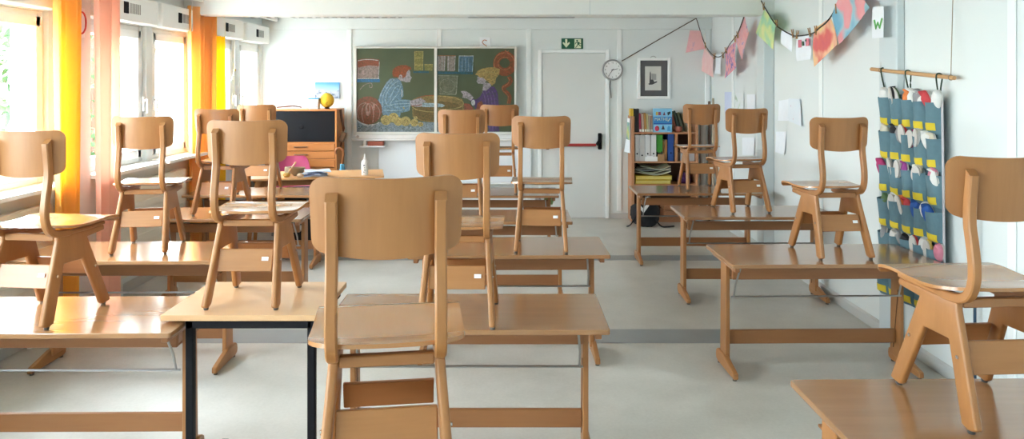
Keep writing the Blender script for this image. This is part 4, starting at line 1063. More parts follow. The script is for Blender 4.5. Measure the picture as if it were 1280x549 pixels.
# white little box in front of the binders
o = thing('white_carton', 'small white box in front of the white ring binders', 'box', (sx2(814), YF-0.024, ZS[1]))
bm = NB(); box(bm, sx2(806.4)-sx2(814), sx2(822)-sx2(814), 0, 0.02, 0, sz(196)-ZS[1], 0.003); obj('carton_body', bm, M['white'], o)
obj('carton_flap', box(NB(), -0.05, 0.02, 0.002, 0.012, sz(196)-ZS[1], sz(195.2)-ZS[1]), M['paper'], o)
# right compartment: wicker bag and grey box
o = thing('grey_carton', 'pale grey box in the right compartment of the bookcase', 'box', (sx2(860), YF, ZS[1]))
obj('carton_body', box(NB(), sx2(851)-sx2(860), sx2(869)-sx2(860), 0, 0.18, 0, sz(191.5)-ZS[1], 0.003), plain('grey_card', (0.42, 0.38, 0.38, 1), 0.7), o)
obj('carton_lid', box(NB(), sx2(850.6)-sx2(860), sx2(869.4)-sx2(860), -0.003, 0.183, sz(191.5)-ZS[1]+0.0005, sz(189.5)-ZS[1], 0.002), plain('grey_card_lid', (0.30, 0.20, 0.14, 1), 0.7), o)
# top shelf
Z0 = ZS[0]
def book(px0, px1, ytop, col, label, lean=0.0, tagc=None, depth=0.16, lay=0.0):
    t = thing('picture_book', label, 'book', (sx2((px0+px1)/2), YF+lay, Z0+0.0005), 0, 'books on top of the bookcase')
    hw = (sx2(px1)-sx2(px0))/2-0.0008; h_ = sz(ytop)-Z0
    bm = NB(); box(bm, -hw, hw, 0, 0.003, 0, h_, 0.001); box(bm, -hw, -hw+0.002, 0.003, depth, 0, h_); box(bm, hw-0.002, hw, 0.003, depth, 0, h_)
    c = obj('cover', bm, plain('book_cover', col, 0.5, var=0.15, scale=40), t)
    obj('pages', box(NB(), -hw+0.0025, hw-0.0025, 0.004, depth-0.004, 0.002, h_-0.003), M['paper'], t)
    if tagc: obj('spine_label', box(NB(), -hw+0.001, hw-0.001, -0.001, 0.0005, 0.006, 0.035), plain('spine_label', tagc, 0.6), c)
    t.rotation_euler = (0, math.radians(lean), 0)
    if lean: t.location.z += abs(hw*math.sin(math.radians(lean)))
    return t
lw = (0.70, 0.68, 0.62, 1)
o = thing('yellow_box', 'yellow box standing at the left end of the top of the bookcase', 'box', (sx2(791), SY+0.06, sz(145.6)))
bm = NB(); box(bm, -0.018, 0.018, 0, 0.12, 0, sz(136.4)-sz(145.6), 0.002); obj('carton_body', bm, plain('box_yellow', (0.68, 0.42, 0.03, 1), 0.5), o)
obj('carton_flap', box(NB(), -0.017, 0.017, 0.004, 0.116, sz(136.4)-sz(145.6), sz(136.4)-sz(145.6)+0.003), plain('box_yellow_edge', (0.58, 0.33, 0.02, 1), 0.5), o)
book(794.6, 799.2, 136.2, (0.02, 0.018, 0.016, 1), 'tall black-edged book at the left of the top bookcase row')
book(799.6, 802.6, 142.0, (0.34, 0.03, 0.06, 1), 'crimson book in the top bookcase row', -3.5, lw)
book(802.9, 805.8, 142.4, (0.42, 0.30, 0.24, 1), 'beige book right of the crimson one', -3.0, lw)
book(806.1, 808.8, 141.6, (0.42, 0.20, 0.05, 1), 'orange-brown book in the top bookcase row', -3.0, lw)
book(809.0, 811.4, 142.6, (0.45, 0.42, 0.22, 1), 'yellowish green book in the top bookcase row', -2.5, lw)
book(811.7, 813.9, 144.6, (0.45, 0.35, 0.28, 1), 'thin pale tan book in the top bookcase row', -2.0, lw)
book(814.2, 816.4, 145.0, (0.40, 0.28, 0.22, 1), 'thin brown book beside the blue game box', -1.0, lw)
# blue MATHE box
mb = thing('learning_game_box', 'light blue box printed MATHE with coloured shapes on top of the bookcase', 'box', (sx2(828.6), SY+0.005, Z0+0.0005))
hw = (sx2(840.2)-sx2(817))/2; hh = sz(135.8)-Z0
obj('carton_body', box(NB(), -hw, hw, 0, 0.06, 0, hh, 0.002), plain('mathe_blue', (0.22, 0.52, 0.75, 1), 0.4), mb)
bm = NB(); box(bm, -hw+0.0005, hw-0.0005, -0.001, 0.001, hh*0.365, hh*0.655); obj('title_band', bm, plain('mathe_band', (0.03, 0.22, 0.55, 1), 0.4), mb)
bm = NB(); text_bm(bm, 'MATHE', 0.056, Matrix.Translation((-0.018, -0.0016, hh*0.545)) @ Matrix.Rotation(PI/2, 4, 'X') @ Matrix.Scale(0.88, 4, (1, 0, 0)), 0.0006); obj('title_text', bm, plain('mathe_text', (0.62, 0.66, 0.42, 1), 0.5), mb)
bm = NB(); box(bm, -hw+0.0005, hw-0.0005, -0.0014, 0.001, hh*0.335, hh*0.375, mi=0); obj('lower_stripe', bm, plain('mathe_navy', (0.012, 0.05, 0.30, 1), 0.4), mb)
def mpoly(nm, pts, col):
    bm = NB(); prism(bm, [(x*hw, z*hh) for x, z in pts], 'y', -0.0016, 0.0005); obj(nm, bm, plain('mathe_shape', col, 0.5), mb)
mpoly('square_shape', [(-0.75, 0.72), (-0.52, 0.72), (-0.52, 0.86), (-0.75, 0.86)], (0.62, 0.42, 0.06, 1))
mpoly('square_shape', [(-0.48, 0.72), (-0.20, 0.72), (-0.22, 0.86), (-0.48, 0.86)], (0.22, 0.05, 0.12, 1))
mpoly('triangle_shape', [(0.02, 0.72), (0.28, 0.72), (0.15, 0.87)], (0.18, 0.015, 0.05, 1))
mpoly('triangle_shape', [(0.48, 0.84), (0.55, 0.70), (0.85, 0.80), (0.80, 0.88)], (0.015, 0.035, 0.05, 1))
mpoly('circle_shape', [(-0.62+0.24*math.cos(a*PI/9), 0.16+0.115*math.sin(a*PI/9)) for a in range(18)], (0.60, 0.03, 0.09, 1))
mpoly('sector_shape', [(-0.60, 0.16), (-0.38, 0.16), (-0.40, 0.22), (-0.50, 0.27), (-0.60, 0.275)], (0.75, 0.60, 0.06, 1))
mpoly('triangle_shape', [(-0.16, 0.12), (0.22, 0.12), (0.04, 0.32)], (0.06, 0.025, 0.03, 1))
mpoly('block_shape', [(0.48, 0.06), (0.82, 0.06), (0.78, 0.24), (0.62, 0.28), (0.50, 0.20)], (0.05, 0.30, 0.62, 1))
mpoly('pencil_shape', [(0.55, 0.44), (0.85, 0.58), (0.80, 0.62), (0.52, 0.48)], (0.62, 0.66, 0.42, 1))
# leaning books and pot to the right
book(846.6, 849.6, 144, (0.30, 0.075, 0.035, 1), 'brick red book leaning beside the blue game box', -14, None, 0.14, 0.11)
book(851.2, 854.4, 138.6, (0.03, 0.05, 0.035, 1), 'dark green book leaning behind the clay pot', -16, None, 0.14, 0.11)
book(855.6, 858.6, 140.6, (0.12, 0.12, 0.06, 1), 'olive book leaning behind the clay pot', -16, None, 0.14, 0.11)
book(860.4, 862.6, 142, (0.20, 0.15, 0.07, 1), 'brown book leaning half hidden by the chair on the desk', -14, None, 0.14, 0.11)
o = obj('clay_pot', lathe(NB(), [(0, 0), (0.028, 0.0), (0.044, 0.016), (0.047, 0.036), (0.040, 0.062), (0.040, 0.068), (0.034, 0.068), (0.036, 0.04), (0.02, 0.012), (0, 0.01)], seg=22), plain('terracotta', (0.30, 0.075, 0.04, 1), 0.5), None, 50); o.location = (sx2(849.2), SY+0.055, Z0)
tag(o, 'round terracotta pot standing on the top of the bookcase', 'pot')
# lower shelf: yellow folders, wavy papers, purple cloth
Zl = ZS[2]
for i_, (px0, px1, lab) in enumerate(((794.8, 839, 'lower yellow folder under the wavy papers in the bookcase'), (795, 840.4, 'upper yellow folder under the wavy papers in the bookcase'))):
    z0_ = Zl + 0.001 + i_*0.05
    o = thing('yellow_folder', lab, 'folder', (sx2((px0+px1)/2), SY+0.01, z0_), 0.02*i_, 'yellow folders in the bookcase')
    hw = (sx2(px1)-sx2(px0))/2
    ym = plain('folder_yellow', (0.55, 0.36, 0.015, 1), 0.5)
    bm = NB(); box(bm, -hw, hw, 0, 0.24, 0, 0.005, 0.001); box(bm, -hw, hw, 0, 0.24, 0.042, 0.047, 0.001); box(bm, -hw, -hw+0.004, 0, 0.24, 0.005, 0.042); obj('cover', bm, ym, o)
    obj('pages', box(NB(), -hw+0.006, hw-0.004, 0.004, 0.236, 0.006, 0.041), plain('page_yellow', (0.62, 0.50, 0.14, 1), 0.7), o)
pcol = [paint_mat('wavy_a', [(0.35, (0.42, 0.42, 0.36, 1)), (0.6, (0.62, 0.62, 0.52, 1))], 8), paint_mat('wavy_b', [(0.35, (0.36, 0.44, 0.28, 1)), (0.55, (0.55, 0.58, 0.40, 1)), (0.7, (0.6, 0.52, 0.4, 1))], 6), paint_mat('wavy_c', [(0.35, (0.34, 0.36, 0.36, 1)), (0.6, (0.58, 0.62, 0.62, 1))], 7)]
for i_ in range(5):
    bm = NB(); ww = 0.47 - 0.03*i_
    def fnw(u, v, s=i_):
        x = (u-0.5)*ww
        return Vector((x, (v-0.5)*0.22, 0.010+0.030*(2*u-1)**2*(1-0.35*s/4) + 0.010*math.sin(7*u+s*1.7) + 0.008*math.sin(4*v+s)))
    sheet(bm, fnw, 14, 6, 0.004)
    o = obj('painted_sheet', bm, pcol[i_ % 3], None, 40); o.location = (sx2(817.5)+0.012*(i_-2), SY+0.13, Zl+0.104+0.019*i_); o.rotation_euler = (0, 0, 0.05*(i_-2))
    tag(o, ['lowest', 'second lowest', 'middle', 'second highest', 'topmost'][i_]+' wavy painted sheet above the yellow folders', 'painting', 'wavy paintings in the bookcase')
o = thing('purple_cloth', 'crumpled purple cloth in the lower right of the bookcase', 'cloth', (sx2(858), SY+0.13, Zl))
bm = NB(); bmesh.ops.create_icosphere(bm, subdivisions=4, radius=1)
for v in bm.verts:
    d = 1+0.25*noise.noise(v.co*2.2)+0.1*noise.noise(v.co*6); v.co = Vector((v.co.x*0.075*d, v.co.y*0.10*d, max(0.0, 0.055+v.co.z*0.065*d)))
obj('folds', bm, plain('purple_fabric', (0.06, 0.012, 0.085, 1), 0.9), o, 60)
bm = NB(); tube(bm, [(-0.06, -0.085, 0.02), (0.0, -0.10, 0.05), (0.05, -0.09, 0.02)], 0.010, 8); obj('hem', bm, plain('purple_hem', (0.085, 0.02, 0.11, 1), 0.9), o, 60)
# baskets low in the bookcase
o = thing('wooden_crate', 'low wooden crate on the bottom shelf of the bookcase', 'crate', (sx2(848), SY+0.02, 0.0605))
bm = NB()
for zz in (0.0, 0.085): box(bm, -0.17, 0.17, 0, 0.012, zz, zz+0.07, 0.002); box(bm, -0.17, 0.17, 0.21, 0.222, zz, zz+0.07, 0.002); box(bm, -0.17, -0.158, 0.012, 0.21, zz, zz+0.07); box(bm, 0.158, 0.17, 0.012, 0.21, zz, zz+0.07)
box(bm, -0.158, 0.158, 0.012, 0.21, 0, 0.01); obj('slats', bm, M['shelf'], o)
bm = NB(); [box(bm, x_, x_+0.02, 0.0125, 0.03, 0.011, 0.155) for x_ in (-0.157, 0.137)]; obj('corner_post', bm, M['shelf_z'], o)
# calendar on the left side panel
cal = thing('wall_calendar', 'picture calendar hanging on the left side of the bookcase', 'calendar', (L0-0.004, SY+0.02, 0))
obj('calendar_sheet', sheet(NB(), lambda u, v: Vector((-0.004-0.045*(v**2)*u*0.9-0.003, 0.02+0.21*u, sz(148.6)+(sz(192)-sz(148.6))*v)), 6, 12, 0.002), M['paper'], cal)
obj('calendar_picture', sheet(NB(), lambda u, v: Vector((-0.0095-0.045*((0.12+0.5*v)**2)*(0.08+0.84*u)*0.9-0.002, 0.02+0.21*(0.08+0.84*u), sz(148.6)+(sz(192)-sz(148.6))*(0.12+0.5*v))), 6, 8, 0.0015), paint_mat('calendar_paint', [(0.3, (0.12, 0.25, 0.55, 1)), (0.5, (0.35, 0.5, 0.25, 1)), (0.65, (0.62, 0.55, 0.2, 1))], 9), cal)
# rolls and planks in the corner
def pole(name, label, cat, px, pyt, Y, r, mat, group=None, lean=0.0, prt=None):
    top = P(px, pyt, Y); bt = Vector((top.x+lean, Y, 0))
    t = thing(name, label, cat, tuple(bt), 0, group)
    d = top-bt
    obj('shaft', tube(NB(), [(0, 0, 0.0), tuple(d*0.5), tuple(d)], r, 14), mat, t, 40)
    obj('end_cap', tube(NB(), [tuple(d*1.0), tuple(d*1.0+Vector((0, 0, 0.012)))], [r*0.98, r*0.7], 14), mat, t, 40)
pole('cardboard_roll', 'thick grey cardboard roll standing right of the bookcase', 'roll', 879, 150, 9.1, 0.040, plain('roll_grey', (0.33, 0.28, 0.24, 1), 0.8))
pole('dark_pole', 'dark brown pole standing in the far right corner', 'pole', 886.6, 127.8, 9.12, 0.016, M['darkwood'])
pole('beige_pole', 'tall pale pole in the far right corner', 'pole', 891.4, 124.2, 8.95, 0.014, plain('pole_beige', (0.42, 0.34, 0.25, 1), 0.6))
# dark bag on the floor before the bookcase
bg_ = thing('black_bag', 'black cloth bag with white piece slumped on the floor before the bookcase', 'bag', (1.55, 8.78, 0))
bm = NB(); bmesh.ops.create_icosphere(bm, subdivisions=4, radius=1)
for v in bm.verts:
    d = 1+0.22*noise.noise(v.co*1.7)+0.10*noise.noise(v.co*5); v.co = Vector((v.co.x*0.17*d, v.co.y*0.13*d, max(0.0, 0.15+v.co.z*0.16*d)))
obj('bag_body', bm, M['blackfab'], bg_, 60)
obj('strap', tube(NB(), spline([(-0.10, -0.08, 0.20), (-0.15, -0.10, 0.10), (-0.20, -0.10, 0.03), (-0.24, -0.10, 0.012)], 5), [0.02]*8+[0.012]*8, 8, flat=0.6), M['blackfab'], bg_, 60)
obj('strap', tube(NB(), spline([(0.08, -0.10, 0.10), (0.15, -0.12, 0.02), (0.22, -0.12, 0.014), (0.30, -0.10, 0.016)], 5), 0.014, 8, flat=0.6), M['blackfab'], bg_, 60)
bm = NB(); pts = [(-0.075, 0.30), (-0.055, 0.32), (0.0, 0.255), (0.05, 0.31), (0.07, 0.29), (0.005, 0.20)]
prism(bm, [(x-0.06, z-0.03) for x, z in pts], 'y', -0.15, -0.125, 0.004); o = obj('white_collar', bm, M['white'], bg_); o['label'] = 'white angular collar piece'

# ---------------------------------------------------------------- ceiling lamps
for i_, (px0, px1, lab) in enumerate(((212, 345, 'unlit louvred strip lamp on the ceiling behind the light orange curtain'), (365, 501, 'unlit louvred strip lamp on the ceiling above the cabinet'), (585, 718, 'unlit strip lamp on the ceiling left above the exit sign'))):
    YL = 8.7; kl = YL/F
    t = thing('ceiling_lamp', lab, 'ceiling lamp', ((((px0+px1)/2)-CX)*kl, YL, CEIL), 0, 'strip lamps on the ceiling')
    hw = (px1-px0)/2*kl
    bm = NB(); box(bm, -hw, hw, -0.08, 0.08, -0.022, 0, 0.003); box(bm, -hw, hw, -0.08, -0.074, -0.05, -0.022); box(bm, -hw, hw, 0.074, 0.08, -0.05, -0.022); box(bm, -hw, -hw+0.01, -0.074, 0.074, -0.05, -0.022); box(bm, hw-0.01, hw, -0.074, 0.074, -0.05, -0.022)
    obj('housing', bm, plain('lamp_grey', (0.42, 0.42, 0.42, 1), 0.4), t)
    bm = NB()
    for q in range(13 if i_ < 2 else 0): xx = -hw+0.05+q*(2*hw-0.1)/12; box(bm, xx-0.012, xx+0.012, -0.074, 0.074, -0.048, -0.03)
    if i_ < 2: obj('louvre', bm, M['white'], t)
    bm = NB(); tube(bm, [(-hw+0.02, 0, -0.034), (hw-0.02, 0, -0.034)], 0.011, 10); obj('tube_light', bm, M['white'], t)

# ---------------------------------------------------------------- garland of paintings along the right wall
XG = XR-0.13
gp = [P(777, 76.5, FAR-0.04), P(824, 49, 9.25), P(870, 23, 9.2)]
string_m = plain('string_brown', (0.10, 0.075, 0.06, 1), 0.8)
o = obj('garland_string', tube(NB(), [P(777, 76.5, FAR-0.05), P(824, 49.2, FAR-0.05), P(870, 23, FAR-0.05)], 0.006, 6), string_m)
tag(o, 'taut brown string running from the wall clock up to the ceiling corner', 'string')
seq = [P(870.4, 23, FAR-0.06)] + [onX(x, y, XG) for x, y in ((881.5, 56), (893, 70), (903, 69), (913, 54), (922, 42), (930, 21))]
o = obj('garland_string', tube(NB(), spline(seq, 5), 0.0055, 6), string_m); tag(o, 'sagging brown string carrying the pink paintings near the far corner', 'string')
seq = [onX(x, y, XG) for x, y in ((951.5, 1), (956.5, 10), (970, 31), (988, 43), (997, 45), (1015, 42), (1024, 35), (1037, 23), (1052, -2))]
o = obj('garland_string', tube(NB(), spline(seq, 5), 0.0055, 6), plain('string_dark', (0.03, 0.03, 0.03, 1), 0.7)); tag(o, 'dark string carrying the large paintings along the right wall', 'string')
PK = (0.80, 0.36, 0.38, 1); PK2 = (0.82, 0.46, 0.46, 1); LB = (0.15, 0.16, 0.45, 1)
def blank(name): return plain(name, (0.86, 0.90, 0.96, 1), 0.8, var=0.04, scale=20)
PAINT = [
 ([(863, 38), (876, 38.5), (881, 61), (857, 66)], paint_mat('painting_a', [(0.3, (0.80, 0.42, 0.44, 1)), (0.6, PK2), (0.72, (0.55, 0.35, 0.5, 1))], 14), 'pink painting hanging first on the string by the far corner'),
 ([(881, 59), (892.5, 73), (892, 97), (874, 87)], paint_mat('painting_b', [(0.3, (0.82, 0.50, 0.50, 1)), (0.7, (0.84, 0.58, 0.56, 1))], 12, seed=3), 'pale pink painting hanging second on the string, a little lower'),
 ([(894.5, 68.5), (903, 68), (902.4, 93), (894.2, 92)], blank('painting_c'), 'narrow white sheet hanging between the pink paintings'),
 ([(906.5, 63), (921, 51), (922, 84.5), (907.5, 98)], paint_mat('painting_d', [(0.42, PK), (0.55, PK), (0.6, LB), (0.75, (0.25, 0.2, 0.5, 1))], 26, 2, 5, (1, 1, 0.6)), 'pink painting with dark blue strokes on the string'),
 ([(931, 19), (936.8, 42), (929, 75.5), (920.6, 50)], paint_mat('painting_e', [(0.35, PK), (0.58, PK2), (0.66, (0.4, 0.3, 0.55, 1))], 16, 3, 8), 'pointed pink painting hanging last before the dark hook'),
 ([(956, 12), (970.5, 27.5), (967, 62), (945, 41)], paint_mat('painting_f', [(0.36, (0.35, 0.62, 0.42, 1)), (0.52, (0.62, 0.72, 0.32, 1)), (0.66, (0.72, 0.74, 0.36, 1))], 7, 2, 2), 'yellow-green painting hanging beside the wall pillar'),
 ([(978, 37), (990.5, 41), (989, 65), (976, 54)], blank('painting_g'), 'small white drawing right of the yellow-green painting'),
 ([(997.5, 45), (1013, 42), (1013, 74), (996, 76.5)], blank('painting_h'), 'white sheet with two pink rectangles on the dark string'),
 ([(1019, 36), (1039, 22), (1047.5, 56), (1019, 83.5)], paint_mat('painting_i', [(0.32, (0.85, 0.66, 0.25, 1)), (0.45, (0.85, 0.50, 0.32, 1)), (0.58, (0.72, 0.16, 0.14, 1)), (0.7, (0.65, 0.14, 0.16, 1))], 5.5, 2, 11.6), 'red and yellow painting hanging on the dark string'),
 ([(1062, -25), (1088, 9), (1051.5, 55.5), (1042, 19)], paint_mat('painting_j', [(0.38, (0.20, 0.45, 0.62, 1)), (0.48, (0.36, 0.58, 0.66, 1)), (0.53, (0.86, 0.34, 0.36, 1)), (0.66, (0.84, 0.40, 0.42, 1))], 5.0, 1.5, 4.2), 'large blue and pink painting cut off by the top picture edge'),
]
for i_, (cs_, mt, lab) in enumerate(PAINT):
    cc = [onX(x, y, XG+0.012) if i_ else P(x, y, 9.06) for x, y in cs_]
    def fng(u, v, cc=cc, s=i_):
        p = lerp2(cc, u, v); p.x += 0.012*math.sin(PI*u+0.6*s)*math.sin(PI*v)+0.008*v*math.cos(s)-0.006; return p
    base = (cc[0]+cc[1]+cc[2]+cc[3])/4
    bm = NB(); sheet(bm, lambda u, v: fng(u, v)-base, 8, 8, 0.0012)
    o = obj('hanging_painting', bm, mt); o.location = base
    if i_ == 7:
        r_ = thing('hanging_painting', lab, 'painting', tuple(base), 0, 'paintings on the strings'); o.name = 'paper_sheet'; o.location = (0, 0, 0); o.parent = r_
        for (x, y) in ((999.6, 54.4), (1009, 52.4)):
            bm = NB(); q = [onX(x-2, y-4.4, XG-0.006), onX(x+2, y-4.8, XG-0.006), onX(x+2.2, y+4.8, XG-0.006), onX(x-1.8, y+5.2, XG-0.006)]
            sheet(bm, lambda u, v: lerp2(q, u, v)-base, 2, 2, 0.002); obj('pink_patch', bm, plain('patch_pink', (0.70, 0.22, 0.28, 1), 0.8), r_)
        bm = NB(); tube(bm, [onX(1003.6, 52, XG-0.006)-base, onX(1004, 57, XG-0.006)-base], 0.008, 6); tube(bm, [onX(1007.4, 50, XG-0.006)-base, onX(1008, 51.5, XG-0.006)-base], 0.008, 6); obj('dark_strokes', bm, plain('dark_green_paint', (0.05, 0.14, 0.10, 1), 0.8), r_)
    else:
        tag(o, lab, 'painting', 'paintings on the strings')
# clothes pegs
def make_peg():
    t = thing('clothes_peg', '', 'clothes peg', (0, 0, 0), 0, 'clothes pegs on the strings')
    for s in (-1, 1):
        bm = NB(); prism(bm, [(0.001, -0.034), (0.007, -0.034), (0.008, 0.0), (0.010, 0.036), (0.005, 0.036), (0.001, 0.0)], 'x', -0.005, 0.005, 0.001)
        for v in bm.verts: v.co.y *= s
        obj('jaw', bm, M['pinwood'], t)
    obj('spring', tube(NB(), [(-0.008, 0, 0.0), (0.008, 0, 0.0)], 0.0045, 8), M['steel'], t)
    return t
PEGS = [(881.5, 57, 'clothes peg between the first and second pink painting'), (893, 70.5, 'clothes peg at the left corner of the narrow white sheet'), (903.5, 69, 'clothes peg at the right corner of the narrow white sheet'), (907.5, 63, 'clothes peg at the left corner of the painting with blue strokes'), (919, 48.5, 'clothes peg at the right corner of the painting with blue strokes'), (922, 43.5, 'clothes peg at the pointed pink painting'), (954.5, 8, 'clothes peg at the top of the yellow-green painting'), (971, 29.5, 'clothes peg at the right corner of the yellow-green painting'), (991, 42, 'clothes peg at the right corner of the small white drawing'), (996.5, 43.5, 'clothes peg at the left corner of the sheet with pink rectangles'), (1012, 40.5, 'clothes peg at the right corner of the sheet with pink rectangles'), (1020, 38, 'clothes peg at the left corner of the red and yellow painting'), (1045.5, 11, 'clothes peg at the large blue and pink painting')]
pg = make_peg()
for i_, (x, y, lab) in enumerate(PEGS):
    p = onX(x, y, XG-0.004)
    if i_ == 0: pg.location = p; pg['label'] = lab
    else: o = dup(pg, p, PI/2, lab); o.rotation_euler = (random.uniform(-0.25, 0.25), random.uniform(-0.1, 0.1), PI/2)
# hook bracket under the beam
o = obj('beam_hook', tube(NB(), [onX(938.4, 19.4, XR-0.12), onX(947.6, 18.4, XR-0.12), onX(951.6, 1.0, XR-0.12)], 0.006, 8), M['black']); tag(o, 'bent black hook at the top of the wall pillar', 'hook')

# papers pinned to the right wall
def wpaper(cs_, lab, mat=None, X=XR-0.006, curl=0.008):
    cc = [onX(x, y, X) for x, y in cs_]; base = (cc[0]+cc[1]+cc[2]+cc[3])/4
    bm = NB(); sheet(bm, lambda u, v: lerp2(cc, u, v)-base - Vector((curl*u*u*v*v+0.002, 0, 0)), 6, 8, 0.001)
    o = obj('pinned_paper', bm, mat or blank('pinned_white')); o.location = base; tag(o, lab, 'paper', 'papers pinned to the right wall')
lav = plain('lavender_paper', (0.62, 0.68, 0.86, 1), 0.8, var=0.06)
wpaper([(906, 115), (915, 115), (915, 141), (906, 142)], 'bluish paper on the right wall behind the bookcase chair', lav)
draw_m = paint_mat('kid_drawing', [(0.5, (0.78, 0.82, 0.84, 1)), (0.62, (0.72, 0.78, 0.74, 1)), (0.66, (0.25, 0.42, 0.25, 1)), (0.70, (0.78, 0.8, 0.8, 1)), (0.75, (0.5, 0.15, 0.1, 1))], 12)
wpaper([(918, 116), (930, 117), (930, 143), (918, 143)], 'white paper with a small green drawing on the right wall', draw_m)
wpaper([(933.4, 118), (944, 118), (945, 143), (935, 143)], 'plain white paper on the right wall just before the pillar')
wpaper([(974, 126), (986, 124), (987.4, 151), (972.6, 151)], 'white paper pinned left of the slanted sheet past the pillar', None, XR-0.006)
wpaper([(986, 123), (1000, 124), (1003.5, 158), (985, 151)], 'slanted white sheet with small red marks pinned past the pillar', paint_mat('red_marks', [(0.55, (0.76, 0.82, 0.88, 1)), (0.70, (0.76, 0.80, 0.86, 1)), (0.74, (0.6, 0.2, 0.25, 1))], 18), XR-0.012, 0.012)
wpaper([(970.4, 164.5), (983, 164.5), (982, 194), (969.4, 190)], 'white sheet pinned low beneath the slanted sheet', None, XR-0.006, 0.012)
wpaper([(928, 172), (943.6, 172), (943.6, 194), (928, 194)], 'pale sheet pinned low on the right wall before the pillar', None)

# ---------------------------------------------------------------- hanging pocket organizer on the right wall
XO = XR-0.05
ra, rb_ = onX(1089.5, 86.5, XO), onX(1193, 97.5, XO)
o = thing('hanging_rod', 'light wooden rod hung on two cords, carrying the blue pocket organizer', 'rod', tuple((ra+rb_)/2))
mid = (ra+rb_)/2
obj('dowel', tube(NB(), [ra-mid, ra.lerp(rb_, 0.3)-mid, rb_-mid], [0.0125, 0.012, 0.0115], 12), M['rodwood'], o, 40)
for f, px in ((0.135, 1102.8), (0.965, 1182.5)):
    q = ra.lerp(rb_, f); tp = Vector((XR-0.02, q.y+0.02, CEIL-0.06))
    bm = NB(); tube(bm, [q-mid+Vector((0, 0, 0.012)), tp-mid], 0.0022, 6); tube(bm, [q-mid+Vector((0.014*math.cos(a), 0, 0.014*math.sin(a))) for a in [k*PI/5 for k in range(10)]], 0.0025, 6, True)
    obj('cord', bm, plain('cord_brown', (0.30, 0.24, 0.17, 1), 0.8), o)
TLc, TRc, BRc, BLc = onX(1104.5, 116, XO), onX(1177.5, 123.5, XO), onX(1181, 401, XO), onX(1100.5, 365, XO)
og = thing('pocket_organizer', 'blue fabric organizer with rows of pockets full of slippers on the right wall', 'organizer', tuple(TLc))
U = (TRc-TLc); V = (BLc-TLc); V2 = (BRc-TRc)
def uv(u, v, out=0.0): return lerp2([TLc, TRc, BRc, BLc], u, v) - TLc + Vector((-out, 0, 0))
teal = plain('organizer_blue', (0.095, 0.175, 0.215, 1), 0.9, var=0.12, scale=25, bump=0.15)
teal2 = plain('organizer_blue_pocket', (0.11, 0.20, 0.245, 1), 0.9, var=0.14, scale=30, bump=0.2)
obj('backing', sheet(NB(), lambda u, v: uv(u, v, 0.0), 8, 16, 0.003), teal, og)
obj('edge_binding', sheet(NB(), lambda u, v: uv(1.0+0.02*u, v, 0.003), 2, 12, 0.006), plain('binding_pale', (0.55, 0.52, 0.55, 1), 0.9), og)
strap_m = plain('strap_green', (0.02, 0.05, 0.03, 1), 0.8)
for uu, f in ((0.04, 0.17), (0.49, 0.49), (0.96, 0.845)):
    q = ra.lerp(rb_, f)-TLc; a_ = uv(uu, 0.0)
    bm = NB(); tube(bm, spline([a_, a_*0.45+q*0.55+Vector((-0.008, 0.007, 0)), q+Vector((-0.014, 0.004, 0.004)), q+Vector((0, 0, 0.016)), q+Vector((0.014, -0.006, 0)), a_*0.5+q*0.5+Vector((0.004, -0.009, 0)), a_+Vector((0, -0.006, 0))], 4), 0.0045, 6)
    obj('loop', bm, strap_m, og)
yel = plain('label_yellow', (0.68, 0.52, 0.03, 1), 0.8)
NR, NC = 6, 5
for r_ in range(NR):
    for c_ in range(NC):
        u0, u1 = (c_+0.02)/NC, (c_+0.98)/NC
        v0, v1 = (r_+0.10)/NR, (r_+1.0)/NR
        sag = random.uniform(0.02, 0.05); bulge = random.uniform(0.046, 0.056); ph = random.uniform(0, 6)
        def fnk(u, v):
            uu = u0+(u1-u0)*u; k_ = math.sin(PI*u)
            vv = v0+(v1-v0)*v + (sag*0.35*k_*(1-v))/NR*2.2
            o_ = 0.003 + bulge*(k_**0.6)*(0.62+0.38*(1-v))*min(1, (1-v)*6+0.15) + 0.006*math.sin(5*u+3*v+ph)*k_
            return uv(uu, vv, o_)
        pk = obj('pocket', sheet(NB(), fnk, 10, 8, 0.002), teal2, og, 60)
        def fnl(u, v):
            a = fnk(0.14+0.72*u, 0.66+0.23*v+0.03*math.sin(ph+2*u)); return a + Vector((-0.003, 0, 0))
        lb = obj('name_label', sheet(NB(), fnl, 5, 3, 0.0012), yel, pk); 
